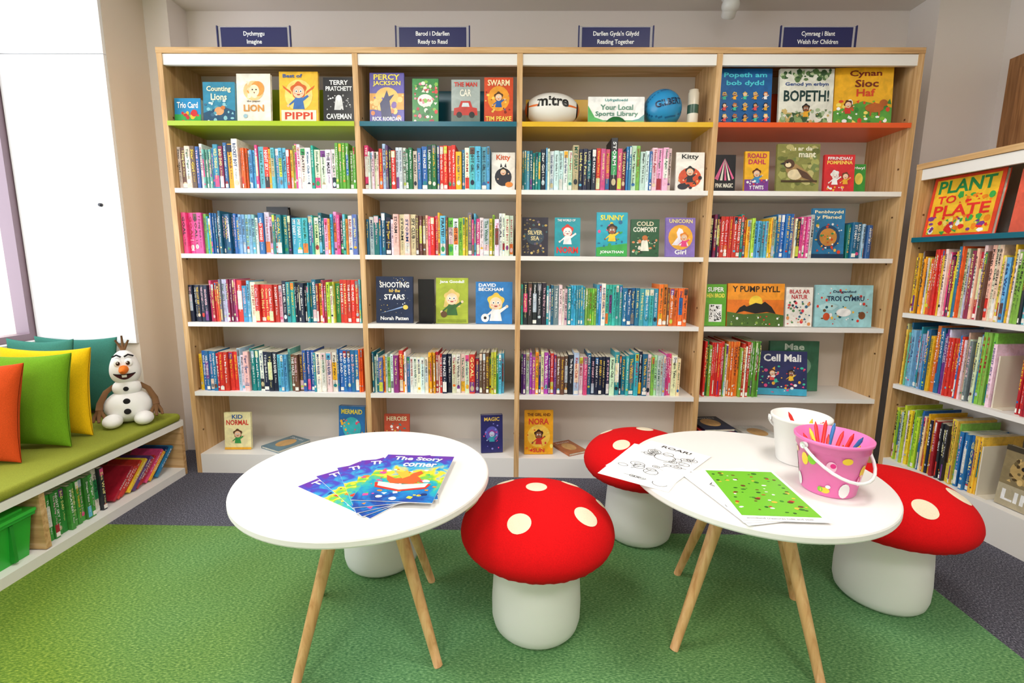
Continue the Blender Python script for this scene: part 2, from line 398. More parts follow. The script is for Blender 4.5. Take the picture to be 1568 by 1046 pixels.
book_row(i0[0]+0.012, i1[0]-0.015, ROW['E'], 0.222, [(.2, 'red'), (.5, 'mix'), (.75, 'blue'), (1, 'red')], MA, 4)
book_row(i0[1], -0.155, ROW['B'], 0.208, [(.3, 'dark'), (.55, 'green'), (.75, 'light'), (1, 'mix')], MA, 5)
book_row(i0[1], -0.036, ROW['C'], 0.203, [(.12, 'blue'), (.5, 'red'), (.8, 'light'), (1, 'yg')], MA, 6)
book_row(i0[1]+0.004, -0.08, ROW['E'], 0.215, [(.2, 'pink'), (.55, 'red'), (.8, 'dark'), (1, 'mix')], MA, 7)
book_row(i0[2], 0.731, ROW['B'], 0.206, [(.3, 'teal'), (.55, 'red'), (.7, 'dark'), (1, 'light')], MA, 8, force=(0.42, 0.032, 0.245, '#15151C', 'STORM'))
book_row(i0[2], 0.852, ROW['D'], 0.208, [(.3, 'teal'), (.55, 'pink'), (.8, 'teal'), (1, 'green')], MA, 9)
book_row(i0[2]+0.006, 0.835, ROW['E'], 0.226, [(.18, 'purple'), (.4, 'dark'), (.78, 'teal'), (1, 'light')], MA, 10)
book_row(i0[3]+0.004, 1.44, ROW['C'], 0.205, [(.3, 'red'), (.7, 'mix'), (1, 'light')], MA, 11, 0.008, 0.02)
book_row(1.618, 1.745, ROW['C'], 0.178, 'blue', MA, 12)
book_row(i0[3]+0.02, 1.24, ROW['E'], 0.285, 'green', MA, 13, 0.007, 0.016)
# right bookcase rows
book_row(RE[0]+0.018, RE[1]-0.016, RROW['B'], 0.30, [(.4, 'red'), (.75, 'light'), (1, 'mix')], MR, 20, 0.007, 0.017)
book_row(RE[0]+0.018, 0.445, RROW['C'], 0.298, [(.3, 'blue'), (.7, 'mix'), (1, 'light')], MR, 21, 0.007, 0.017)
book_row(RE[0]+0.018, 0.44, RROW['D'], 0.285, [(.3, 'yg'), (.6, 'mix'), (1, 'light')], MR, 22, 0.007, 0.017)
book_row(0.53, RE[1]-0.016, RROW['C'], 0.28, 'red', MR, 26, 0.007, 0.017)
book_row(RE[1]+0.018, RE[2]-0.016, RROW['B'], 0.28, 'mix', MR, 23, 0.008, 0.022)
book_row(RE[1]+0.018, RE[2]-0.1, RROW['C'], 0.28, 'pink', MR, 24, 0.008, 0.022)
book_row(RE[1]+0.018, RE[2]-0.05, RROW['D'], 0.27, 'green', MR, 25, 0.008, 0.022)

def bookend(x, z, w, h, M, col, y=0.03):
    q = MB(); c = C(col)
    q.box(x, x+0.003, y, y+w, z+0.0005, z+h, c); q.box(x-0.0, x+0.04, y, y+w, z+0.0005, z+0.0025, c)
    q.box(x-0.001, x+0.004, y-0.002, y+0.004, z+0.001, z+h, c)
    return q.build('bookend', [CARD], M)
bookend(0.45, RROW['C'], 0.14, 0.22, MR, '#E9E0CC'); bookend(0.445, RROW['D'], 0.14, 0.22, MR, '#E9E0CC')
q = MB(); c = C('#14141A')
for (a_, b_) in ((0.20, 0.203), (0.227, 0.23)): q.box(-1.36, -1.245, a_, b_, ROW['C']+0.0005, ROW['C']+0.252, c)
q.box(-1.36, -1.245, 0.203, 0.227, ROW['C']+0.0005, ROW['C']+0.004, c); q.box(-1.36, -1.357, 0.203, 0.227, ROW['C']+0.004, ROW['C']+0.252, c)
q.box(-1.35, -1.25, 0.205, 0.225, ROW['C']+0.004, ROW['C']+0.24, C('#D8D4C8'))
q.build('magazine_file', [CARD], MA)
q = MB()
q.box(-0.535, -0.45, 0.10, 0.103, ROW['D']+0.0005, ROW['D']+0.225, c); q.box(-0.535, -0.45, 0.02, 0.10, ROW['D']+0.0005, ROW['D']+0.003, c)
q.box(-0.443, -0.44, 0.02, 0.10, ROW['D']+0.0005, ROW['D']+0.09, c)
q.build('bookend', [CARD], MA)

# ------------------------------------------------------------------ face-out books
def art(q, items, w, h, t, rnd):
    O = Vector((-w/2, -t-0.0006, 0)); U = X_*w; V = Z_*h; k = [0]
    def nxt():
        k[0] += 1; return O-Y_*(0.00022*k[0])
    for it in items:
        kd = it[0]
        if kd == 'r':
            _, a, b_, c_, d_, col = it; q.flat([(a, b_), (c_, b_), (c_, d_), (a, d_)], nxt(), U, V, C(col))
        elif kd == 'e':
            _, a, b_, rx, ry, col = it; q.disc(a, b_, rx, ry, nxt(), U, V, C(col))
        elif kd == 'p':
            q.flat(it[1], nxt(), U, V, C(it[2]))
        elif kd == 't':
            _, tx, a, b_, c_, d_, col = it; q.text(tx, nxt()+U*a+V*b_, X_, Z_, (c_-a)*w, (d_-b_)*h, C(col), off=0.025)
        elif kd == 's':
            _, n, sz, cols, (a, b_, c_, d_) = it
            o = nxt()
            for _i in range(n):
                s_ = sz*rnd.uniform(0.4, 1.2); px = rnd.uniform(a, c_); py = rnd.uniform(b_, d_)
                nn = rnd.choice([3, 5, 8, 8]); ph = rnd.uniform(0, 6); ar = rnd.uniform(0.5, 1.3)
                px = min(max(px, s_), 1-s_); sy = s_*ar*w/h; py = min(max(py, sy), 1-sy)
                q.flat([(px+s_*math.cos(ph+2*math.pi*i/nn), py+sy*math.sin(ph+2*math.pi*i/nn)) for i in range(nn)], o-Y_*(0.00001*_i), U, V, C(rnd.choice(cols)))
        elif kd == 'm':   # little character
            _, cx, cy, s_, skin, hair, shirt = it; r = w/h
            o = nxt(); q.flat([(cx-s_*0.9, cy-s_*2.6*r), (cx+s_*0.9, cy-s_*2.6*r), (cx+s_*0.5, cy-s_*0.6*r), (cx-s_*0.5, cy-s_*0.6*r)], o, U, V, C(shirt))
            for sg in (-1, 1):
                q.flat([(cx+sg*s_*0.5, cy-s_*1.0*r), (cx+sg*s_*1.5, cy-s_*(0.4 if sg > 0 else 1.9)*r), (cx+sg*s_*1.6, cy-s_*(0.7 if sg > 0 else 2.2)*r), (cx+sg*s_*0.6, cy-s_*1.5*r)], o-Y_*0.0001, U, V, C(shirt))
                q.disc(cx+sg*s_*1.6, cy-s_*(0.5 if sg > 0 else 2.1)*r, s_*0.22, s_*0.22*r, o-Y_*0.00015, U, V, C(skin), n=8)
            o = nxt(); q.flat([(cx+s_*1.15*(1+0.12*math.cos(5*a_+cx*9))*math.cos(a_), cy+0.2*s_*r+s_*1.15*r*(1+0.12*math.cos(5*a_+cx*9))*math.sin(a_)) for a_ in [2*math.pi*i/30 for i in range(30)]], o, U, V, C(hair))
            q.disc(cx, cy-0.08*s_*r, s_*0.88, s_*0.9*r, nxt(), U, V, C(skin))
            o = nxt()
            for sg in (-1, 1):
                q.disc(cx+sg*s_*0.33, cy+0.02*s_*r, s_*0.2, s_*0.22*r, o, U, V, C('#FFFFFF'), n=10)
                q.disc(cx+sg*s_*0.33, cy+0.0*s_*r, s_*0.1, s_*0.12*r, o-Y_*0.0001, U, V, C('#1A1A1A'), n=8)
                q.disc(cx+sg*s_*0.55, cy-0.32*s_*r, s_*0.14, s_*0.1*r, o, U, V, C('#E89A8A'), n=8)
            q.flat([(cx-s_*0.3, cy-s_*0.4*r), (cx-s_*0.15, cy-s_*0.58*r), (cx+s_*0.15, cy-s_*0.58*r), (cx+s_*0.3, cy-s_*0.4*r)], o, U, V, C('#B03030'))
def hash_(a, b): return int(a.lstrip('#'), 16) + int(abs(b)*1000)
def display_book(x0, x1, z, h, cover, items, M, y=0.03, lean=0.09, yaw=0.0, t=0.016, back=None, name='picture_book'):
    w = x1-x0; q = MB(); cv = C(cover); bk = C(back or cover)
    q.box(-w/2, w/2, -t, -t+0.0025, 0, h, cv); q.box(-w/2, w/2, -0.0025, 0, 0, h, bk)
    q.box(-w/2, -w/2+0.003, -t+0.0025, -0.0025, 0, h, bk); q.box(-w/2+0.003, w/2-0.003, -t+0.0025, -0.0025, 0.003, h-0.003, C('#EFE8D8'))
    art(q, items, w, h, t, random.Random(hash_(cover, x0)))
    L = Matrix.Translation(((x0+x1)/2, y+t+0.004, z+0.0008)) @ Matrix.Rotation(yaw, 4, 'Z') @ Matrix.Rotation(-lean, 4, 'X')
    return q.build(name, [COVER], M @ L)
A, B, Cc, D, E, F = (ROW[k] for k in 'ABCDEF')
SK = '#F2C6A0'
# Row A
display_book(-1.695, -1.566, A, 0.118, '#1E8FC8', [('r', 0, 0, 1, .35, '#2FA84A'), ('s', 14, .08, ['#F0C020', '#D02A2A', '#7FC24A'], (.1, .05, .9, .45)), ('t', 'Trio Card', .1, .6, .9, .85, '#FFFFFF'), ('e', .75, .4, .12, .14, '#D02A2A')], MA, t=0.03)
display_book(-1.553, -1.396, A, 0.196, '#2F86A6', [('p', [(0, 0), (1, 0), (1, .3), (.6, .42), (0, .25)], '#1C4E6E'), ('s', 26, .06, ['#8FC7CF', '#5AA0B0', '#D8E8E8', '#3A6A8A'], (.05, .05, .95, .55)), ('e', .5, .3, .15, .1, '#E8A06A'), ('e', .62, .38, .07, .05, '#C8743A'), ('t', 'Counting', .12, .74, .88, .9, '#F6ECC8'), ('t', 'Lions', .25, .56, .75, .72, '#F6ECC8')], MA)
display_book(-1.387, -1.221, A, 0.235, '#F2EBDD', [('e', .5, .66, .3, .2, '#F4C98A'), ('s', 16, .06, ['#F6D8A8', '#EE9D4A', '#F8E4C4'], (.3, .5, .75, .82)), ('e', .62, .7, .2, .15, '#EE9D4A'), ('e', .52, .66, .15, .12, '#FBE5C4'), ('e', .47, .68, .02, .015, '#222222'), ('e', .58, .68, .02, .015, '#222222'), ('p', [(.5, .63), (.55, .63), (.525, .6)], '#8A4A2A'), ('t', 'LION', .2, .24, .8, .38, '#D9913F'), ('t', 'the paper', .3, .42, .7, .47, '#7A6A5A'), ('e', .25, .15, .06, .04, '#9FC3CF')], MA)
display_book(-1.178, -.989, A, 0.245, '#F2BE3A', [('e', .5, .55, .36, .3, '#F7D678'), ('p', [(.3, .62), (.08, .74), (.12, .68), (.32, .56)], '#D8652A'), ('p', [(.7, .62), (.92, .74), (.88, .68), (.68, .56)], '#D8652A'), ('m', .5, .62, .17, SK, '#D8652A', '#3E6FB0'), ('r', .05, .04, .95, .26, '#F6EDD0'), ('t', 'PIPPI', .14, .08, .86, .22, '#D8452A'), ('t', 'Best of', .1, .88, .6, .95, '#3A5FA0')], MA)
display_book(-.964, -.812, A, 0.218, '#17171C', [('t', 'TERRY', .2, .84, .8, .94, '#F2F2F2'), ('t', 'PRATCHETT', .08, .71, .92, .81, '#F2F2F2'), ('s', 40, .035, ['#E8E8E8', '#9A9A9A', '#17171C'], (.12, .28, .88, .66)), ('p', [(.35, .3), (.65, .3), (.6, .55), (.52, .62), (.4, .56)], '#D8D8D8'), ('e', .5, .56, .09, .06, '#F4F4F4'), ('t', 'CAVEMAN', .1, .1, .9, .22, '#F2F2F2')], MA)
display_book(-.738, -.571, A, 0.24, '#5A50A8', [('r', 0, .28, 1, .6, '#E0A040'), ('e', .5, .5, .35, .22, '#F0C060'), ('s', 22, .07, ['#F6D080', '#B86A5A', '#7A5AA8', '#E88A4A'], (.02, .12, .98, .62)), ('p', [(.35, .12), (.65, .12), (.58, .45), (.72, .58), (.56, .54), (.5, .66), (.42, .52), (.3, .4)], '#2A2F60'), ('t', 'PERCY', .12, .86, .88, .97, '#F6E04A'), ('t', 'JACKSON', .1, .73, .9, .84, '#F6E04A'), ('t', 'RICK RIORDAN', .08, .06, .92, .14, '#FFFFFF')], MA)
display_book(-.531, -.405, A, 0.213, '#2C8A3C', [('s', 70, .07, ['#D83A3A', '#F4F0E0', '#E88AA0', '#7FC24A', '#B02030', '#1E6A2E'], (.05, .04, .95, .96)), ('e', .5, .52, .3, .14, '#F4F0E0'), ('t', 'Poems', .28, .49, .72, .56, '#C02020')], MA)
display_book(-.342, -.204, A, 0.209, '#A9B4B0', [('r', 0, 0, 1, .3, '#6A7A70'), ('p', [(.08, .2), (.92, .2), (.9, .36), (.74, .38), (.66, .52), (.34, .52), (.26, .38), (.1, .36)], '#C83A30'), ('p', [(.36, .39), (.64, .39), (.6, .48), (.4, .48)], '#D8E4E8'), ('e', .28, .21, .1, .07, '#222222'), ('e', .72, .21, .1, .07, '#222222'), ('t', 'THE MAN', .1, .84, .9, .94, '#D83A30'), ('t', 'CAR', .3, .62, .7, .78, '#F4F0E0')], MA)
display_book(-.183, -.044, A, 0.219, '#D8502A', [('e', .5, .55, .38, .27, '#F0A030'), ('s', 20, .05, ['#F8D060', '#8A2A1A', '#2A5FA8'], (.05, .2, .95, .8)), ('m', .5, .58, .13, SK, '#5A3A20', '#2A5FA8'), ('t', 'SWARM', .12, .82, .88, .95, '#FFF0C0'), ('t', 'TIM PEAKE', .05, .07, .95, .17, '#FFE060')], MA)
display_book(.32, .592, A, 0.138, '#F4F4F2', [('r', 0, 0, 1, .2, '#3FAE49'), ('p', [(0, .18), (0, .7), (.12, .3), (.3, .18)], '#3FAE49'), ('p', [(1, .18), (1, .4), (.9, .25), (.75, .18)], '#2A8C8A'), ('t', 'Llyfrgelloedd', .3, .82, .7, .93, '#2A8C8A'), ('t', 'Your Local', .22, .55, .8, .73, '#1E7A5A'), ('t', 'Sports Library', .13, .3, .89, .5, '#1E7A5A')], MA, t=0.006, name='sports_library_sign', y=0.05)
display_book(.936, 1.19, A, 0.262, '#1C5FA0', [('t', 'Popeth am', .1, .82, .9, .93, '#4FD0E0'), ('t', 'bob dydd', .15, .68, .85, .79, '#4FD0E0')]+[('m', .12+.19*(i % 5), .54-.2*(i//5), .035, random.choice(['#F2C6A0', '#8A5A3A', '#C08A5A']), random.choice(['#2A1A10', '#C06A20', '#E0C060']), random.choice(['#E24A4A', '#F0B030', '#F4F4F4', '#3FC0A0'])) for i in range(15)], MA)
display_book(1.227, 1.482, A, 0.262, '#E8E8DC', [('s', 55, .06, ['#5A7A4A', '#8AA870', '#3A5A3A', '#C8B070', '#A8BC98'], (.03, .03, .97, .27)), ('s', 40, .05, ['#5A7A4A', '#8AA870', '#3A5A3A', '#B8C8A0'], (.03, .8, .97, .97)), ('t', 'Genod yn erbyn', .1, .68, .9, .76, '#2A4A8A'), ('t', 'BOPETH!', .08, .42, .92, .62, '#1A3A3A'), ('m', .5, .3, .06, '#8A5A3A', '#1A1A1A', '#F0B030')], MA)
display_book(1.49, 1.755, A, 0.268, '#F0B428', [('p', [(0, 0), (1, 0), (1, .3), (.5, .42), (0, .25)], '#5AA040'), ('s', 50, .045, ['#E24A30', '#F6E070', '#3A8A3A', '#FFFFFF', '#7FB83A'], (.03, .03, .97, .42)), ('t', 'Cynan', .25, .82, .8, .95, '#7A2A1A'), ('t', 'Sioc', .35, .66, .75, .79, '#7A2A1A'), ('t', 'Haf', .38, .5, .7, .63, '#D84A2A'), ('m', .25, .36, .06, SK, '#5A2A10', '#D83A30'), ('e', .7, .3, .16, .08, '#B8622A'), ('p', [(.62, .3), (.66, .3), (.65, .16), (.62, .16)], '#B8622A'), ('p', [(.76, .3), (.8, .3), (.8, .16), (.77, .16)], '#B8622A'), ('e', .85, .38, .07, .06, '#B8622A')], MA, yaw=-0.06)
# Row B
display_book(-.147, -.032, B, 0.182, '#F2EEE6', [('t', 'Kitty', .2, .76, .8, .94, '#D85A2A'), ('e', .5, .35, .36, .24, '#2A2A34'), ('p', [(.36, .6), (.4, .72), (.46, .62)], '#2A2A34'), ('p', [(.54, .62), (.6, .72), (.64, .6)], '#2A2A34'), ('m', .5, .48, .14, SK, '#1A1A1A', '#2A2A34'), ('e', .75, .15, .16, .07, '#E88A3A')], MA)
display_book(.755, .893, B, 0.186, '#F2EEE6', [('t', 'Kitty', .2, .8, .8, .95, '#1A1A1A'), ('e', .5, .35, .4, .26, '#D8502A'), ('s', 16, .06, ['#F4C8A0', '#2A2A34', '#E88A3A'], (.1, .08, .9, .35)), ('m', .5, .5, .14, SK, '#1A1A1A', '#2A2A34'), ('e', .25, .12, .18, .08, '#2A2A34')], MA)
display_book(.938, 1.045, B, 0.175, '#1A1A20', [('p', [(.5, .9), (.06, .35), (.22, .3)], '#E86A9A'), ('p', [(.5, .9), (.3, .3), (.42, .3)], '#F4F0E0'), ('p', [(.5, .9), (.5, .3), (.6, .3)], '#E86A9A'), ('p', [(.5, .9), (.68, .3), (.78, .3)], '#F4F0E0'), ('p', [(.5, .9), (.86, .32), (.94, .36)], '#E86A9A'), ('t', 'PINK MAGIC', .1, .1, .9, .22, '#F6F0E0')], MA)
display_book(1.09, 1.206, B, 0.192, '#F0B428', [('r', 0, 0, 1, .3, '#7A3A90'), ('t', 'ROALD', .1, .83, .9, .95, '#C02A5A'), ('t', 'DAHL', .14, .68, .86, .8, '#C02A5A'), ('m', .5, .45, .15, SK, '#5A2A10', '#3A8AC0'), ('s', 10, .05, ['#F4F4F4', '#E84A4A'], (.05, .16, .95, .3)), ('t', 'Y TWITS', .2, .05, .8, .15, '#FFFFFF')], MA)
display_book(1.245, 1.45, B, 0.228, '#8A8A4A', [('s', 40, .09, ['#A8A860', '#6A7038', '#C0B878', '#7A8A50'], (.05, .1, .95, .95)), ('t', 'Tu ar daar', .25, .86, .95, .95, '#F4F0D8'), ('t', 'mant', .5, .72, .9, .83, '#F4F0D8'), ('p', [(.3, .3), (.2, .45), (.25, .58), (.45, .58), (.72, .42), (.95, .16), (.62, .26), (.45, .24)], '#A88858'), ('e', .42, .36, .17, .11, '#EAD8B0'), ('e', .28, .58, .13, .1, '#5A4030'), ('e', .26, .56, .07, .05, '#EAD8B0'), ('e', .24, .61, .025, .018, '#111111'), ('p', [(.06, .58), (.17, .62), (.17, .56)], '#333333'), ('p', [(.45, .5), (.7, .4), (.92, .2), (.6, .3)], '#5A4030'), ('r', .1, .2, .95, .24, '#4A3820')], MA)
display_book(1.64, 1.705, B, 0.142, '#3A9A3A', [('e', .5, .5, .3, .2, '#F4E060'), ('t', 'Hwyl', .1, .8, .9, .92, '#FFFFFF')], MA, y=0.075)
display_book(1.475, 1.62, B, 0.178, '#D82A30', [('t', 'FFRINDIAU', .1, .86, .9, .94, '#FFFFFF'), ('t', 'POMPENNA', .08, .74, .92, .84, '#FFE060'), ('m', .35, .45, .12, '#F6F0E8', '#F4F4F4', '#FFFFFF'), ('m', .7, .42, .1, SK, '#6A3A20', '#F0B030'), ('s', 12, .05, ['#F4F4F4', '#F0B030'], (.1, .04, .9, .16))], MA)
# Row C
display_book(.006, .137, Cc, 0.19, '#2E2A38', [('s', 60, .05, ['#6A5A70', '#B89A50', '#4A6A70', '#8A7A50', '#D8C078'], (.05, .05, .95, .95)), ('e', .5, .5, .34, .22, '#3A4A5A'), ('t', 'SILVER', .22, .55, .78, .66, '#E8D8A0'), ('t', 'SEA', .34, .4, .66, .51, '#E8D8A0')], MA)
display_book(.17, .298, Cc, 0.19, '#1C9AA8', [('m', .5, .64, .19, '#F6E8E0', '#D83A30', '#F4F4F4'), ('t', 'NORM', .08, .07, .92, .24, '#E8302A'), ('t', 'THE WORLD OF', .1, .9, .8, .96, '#FFFFFF')], MA)
display_book(.379, .533, Cc, 0.217, '#18A8C0', [('p', [(0, 0), (1, 0), (1, .3), (0, .2)], '#3AA84A'), ('s', 26, .06, ['#F6E030', '#E84A8A', '#3AA84A', '#1A6A90'], (.05, .18, .95, .8)), ('t', 'SUNNY', .12, .82, .88, .94, '#F6E030'), ('m', .5, .6, .14, '#8A5A3A', '#2A1A10', '#F6D030'), ('t', 'JONATHAN', .12, .05, .88, .13, '#FFFFFF')], MA)
display_book(.55, .691, Cc, 0.184, '#2A5A3A', [('s', 34, .06, ['#E8E0D0', '#D88A5A', '#1A3A28', '#6AA070'], (.08, .06, .92, .6)), ('t', 'COLD', .2, .82, .8, .94, '#E8E0C0'), ('t', 'COMFORT', .08, .66, .92, .79, '#F4F0E0'), ('p', [(.35, .15), (.65, .15), (.6, .4), (.5, .52), (.38, .4)], '#F4F0E0'), ('e', .5, .5, .1, .07, '#C8743A')], MA)
display_book(.722, .872, Cc, 0.193, '#8A74C0', [('e', .5, .5, .42, .32, '#F2B040'), ('p', [(.2, .3), (.4, .5), (.36, .62), (.44, .74), (.56, .7), (.66, .5), (.78, .28)], '#F6F0F8'), ('m', .62, .5, .12, SK, '#E88A30', '#E84A8A'), ('t', 'UNICORN', .1, .86, .9, .96, '#F8E8A0'), ('t', 'Girl', .3, .06, .7, .18, '#FFFFFF')], MA, yaw=0.1)
display_book(1.447, 1.606, Cc, 0.243, '#2A78A8', [('t', 'Penblwydd', .06, .88, .94, .96, '#F4E8C0'), ('t', 'y Planed', .12, .77, .88, .86, '#F4E8C0'), ('e', .5, .42, .36, .24, '#1C4A70'), ('e', .5, .42, .27, .18, '#C88A40'), ('s', 40, .05, ['#D8452A', '#F0C050', '#3A8A50', '#F4F4F4'], (.1, .1, .9, .7)), ('r', 0, 0, 1, .08, '#1A3A58')], MA)
# Row D
display_book(-.742, -.552, D, 0.238, '#16284A', [('s', 40, .014, ['#F4D060', '#FFFFFF'], (.05, .2, .95, .97)), ('t', 'SHOOTING', .1, .76, .9, .88, '#F4F4F4'), ('t', 'for the', .35, .66, .65, .73, '#F4D060'), ('t', 'STARS', .22, .5, .78, .62, '#F4F4F4'), ('e', .8, .34, .07, .05, '#F4D060'), ('p', [(.1, .2), (.72, .36), (.73, .33)], '#8AA8D8'), ('t', 'Norah Patten', .12, .06, .88, .14, '#F4F4F4')], MA)
display_book(-.433, -.268, D, 0.233, '#A8B83A', [('t', 'Jane Goodall', .12, .87, .88, .95, '#FFFFFF'), ('p', [(.3, .6), (.7, .6), (.76, .36), (.24, .36)], '#E8C878'), ('m', .5, .55, .2, '#F6D8B8', '#E8C878', '#3A6A38'), ('e', .25, .2, .1, .07, '#6A4A30'), ('r', .05, .03, .95, .09, '#8A9A28')], MA)
display_book(-.228, -.04, D, 0.215, '#2A7ABF', [('t', 'DAVID', .08, .88, .55, .96, '#FFFFFF'), ('t', 'BECKHAM', .08, .78, .75, .86, '#FFFFFF'), ('m', .55, .5, .19, '#F6D8B8', '#F0C850', '#F4F4F4'), ('e', .26, .14, .11, .1, '#F4F4F4'), ('e', .26, .14, .04, .035, '#222222')], MA)
display_book(.942, 1.05, D, 0.212, '#5FA830', [('t', 'SUPER', .12, .82, .88, .93, '#FFFFFF'), ('t', 'HEN BROID', .08, .68, .92, .78, '#FFF060'), ('r', .2, .1, .8, .52, '#F4F4F4'), ('s', 60, .035, ['#222222'], (.24, .13, .76, .49))], MA)
display_book(1.056, 1.342, D, 0.217, '#E87A20', [('r', 0, .62, 1, 1, '#F29A28'), ('t', 'Y PUMP HYLL', .08, .8, .92, .94, '#2A1A10'), ('e', .5, .56, .12, .16, '#F6D040'), ('p', [(.0, 0), (1, 0), (1, .26), (.75, .32), (.3, .28), (0, .34)], '#4A6A2A'), ('p', [(.15, .3), (.22, .44), (.3, .5), (.34, .46), (.5, .55), (.6, .52), (.66, .58), (.78, .46), (.86, .3), (.7, .34), (.5, .3), (.3, .36)], '#1A1A18'), ('s', 26, .02, ['#F4F4F4', '#D83A30', '#8AA84A', '#2A4A1A'], (.05, .03, .95, .27))], MA)
display_book(1.352, 1.486, D, 0.2, '#F0ECE4', [('t', 'BLAS AR', .12, .84, .88, .94, '#C02A30'), ('t', 'NATUR', .2, .7, .8, .81, '#C02A30'), ('s', 46, .055, ['#D83A4A', '#3A6A8A', '#5A8A5A', '#2A2A34', '#E89A5A'], (.06, .06, .94, .64))], MA)
display_book(1.5, 1.787, D, 0.213, '#9CCFD6', [('p', [(.05, .5), (.2, .58), (.4, .5), (.3, .4), (.1, .42)], '#B8E0E4'), ('s', 46, .025, ['#D83A30', '#F4F4F4', '#1A5A6A', '#F0C050', '#6A4A2A'], (.04, .06, .96, .95)), ('t', 'TROI CYMRU', .2, .62, .85, .74, '#1A3A58'), ('t', 'Darganfod', .3, .8, .7, .87, '#1A3A58'), ('e', .5, .35, .13, .1, '#F4F4F4'), ('e', .2, .25, .06, .09, '#C8502A'), ('e', .82, .28, .06, .09, '#7A4A2A')], MA)
# Row E
display_book(1.36, 1.625, E, 0.272, '#3F7A5C', [('t', 'Mae', .3, .82, .7, .95, '#DDEEDD'), ('e', .6, .5, .25, .2, '#88B89A')], MA, y=0.15)
display_book(1.26, 1.505, E, 0.232, '#22285E', [('t', 'Cell Mali', .12, .76, .88, .93, '#F4F4F4'), ('r', 0, 0, 1, .15, '#3AA0C0'), ('s', 54, .035, ['#E84A8A', '#F0B030', '#3AC0A0', '#F4F4F4', '#D83A30'], (.05, .06, .95, .66)), ('m', .3, .5, .06, SK, '#5A2A10', '#E84A4A'), ('m', .68, .5, .06, '#8A5A3A', '#1A1A1A', '#F0C030')], MA, yaw=-0.12, lean=0.18, y=0.05)
# Row F
display_book(-1.61, -1.468, F, 0.205, '#F2E8B0', [('t', 'KID', .3, .83, .7, .94, '#2A5AA0'), ('t', 'NORMAL', .08, .66, .92, .8, '#D83A30'), ('m', .5, .42, .14, SK, '#5A3A20', '#3A9A50'), ('r', 0, 0, 1, .06, '#F0B030')], MA, yaw=0.05, y=0.06)
display_book(-.99, -.84, F, 0.24, '#2A6FB0', [('e', .5, .5, .35, .25, '#3AB0B8'), ('t', 'MERMAID', .1, .82, .9, .93, '#F6E04A'), ('s', 30, .05, ['#E84A6A', '#F0B030', '#8AD8E0'], (.1, .1, .9, .7))], MA, yaw=-0.1, t=0.03, y=0.08)
display_book(-.738, -.6, F, 0.2, '#C8503A', [('t', 'HEROES', .1, .82, .9, .94, '#F4E8C0'), ('s', 30, .06, ['#F0C050', '#3A8A90', '#F4F4F4'], (.08, .1, .92, .75))], MA, y=0.08)
display_book(-.208, -.09, F, 0.208, '#2A2A6A', [('e', .5, .5, .3, .2, '#5A5AB8'), ('s', 20, .04, ['#8A8AE0', '#E84A8A'], (.1, .1, .9, .8)), ('m', .5, .5, .14, '#B8C8F0', '#8A3A90', '#3AA0B0'), ('t', 'MAGIC', .15, .84, .85, .94, '#F4D060')], MA, yaw=0.15, t=0.03, y=0.06)
display_book(.03, .185, F, 0.24, '#F0A820', [('e', .5, .42, .4, .26, '#F6C850'), ('s', 20, .05, ['#D83A30', '#F6E070', '#E87A20'], (.05, .05, .95, .6)), ('t', 'NORA', .15, .68, .85, .82, '#D83A30'), ('t', 'THE GIRL AND', .1, .87, .9, .94, '#6A2A10'), ('m', .5, .45, .13, '#8A5A3A', '#3A1A10', '#D83A30'), ('t', 'SUN', .3, .05, .7, .14, '#D83A30')], MA, yaw=0.05, y=0.05)
def flat_book(x, y, w, d, z, t, rz, cover, M):
    q = MB(); q.box(-w/2, w/2, -d/2, d/2, 0, t*0.15, C(cover)); q.box(-w/2, w/2, -d/2, d/2, t*0.85, t, C(cover)); q.box(-w/2+0.003, w/2-0.003, -d/2+0.003, d/2-0.003, t*0.15, t*0.85, C('#EFE8D8'))
    q.box(-w/2, -w/2+0.003, -d/2, d/2, t*0.15, t*0.85, C(cover))
    q.disc(0, 0, w*0.3, d*0.3, Vector((0, 0, t+0.0004)), X_, Y_, C('#D8A868')); q.text('Stories', Vector((-w*0.35, d*0.32, t+0.0006)), X_, Y_, w*0.7, d*0.1, C('#FFFFFF'))
    return q.build('picture_book', [COVER], M @ TR(x, y, z+0.0008, rz))
flat_book(-1.31, 0.14, 0.15, 0.2, F, 0.014, -0.5, '#6A8A98', MA)
flat_book(.28, 0.14, 0.12, 0.18, F, 0.014, 0.5, '#B86A3A', MA)
for i, (x, r, c) in enumerate([(1.05, 0.3, '#2F9A57'), (1.06, 0.1, '#D7352B'), (1.05, -0.1, '#F0B323'), (1.05, 0.2, '#2A6FB0'), (1.05, 0.05, '#EE7A2A'), (1.05, -0.15, '#3E9A3A'), (1.06, 0.25, '#7A3C8C'), (1.05, 0.1, '#C9D64A'), (1.05, -0.1, '#D7352B'), (1.05, 0.15, '#17233F')]):
    flat_book(x, 0.13, 0.17, 0.21, F+i*0.0168, 0.016, r*0.7, c, MA)
for i, (x, r, c) in enumerate([(1.31, 0.2, '#C8503A'), (1.32, -0.1, '#E2E0DA'), (1.31, 0.15, '#7A3C8C'), (1.31, -0.05, '#F0B323'), (1.31, 0.1, '#E34C86'), (1.31, -0.1, '#2A6FB0'), (1.31, 0.1, '#E2E0DA')]):
    flat_book(x, 0.13, 0.17, 0.21, F+i*0.0168, 0.016, r*0.7, c, MA)
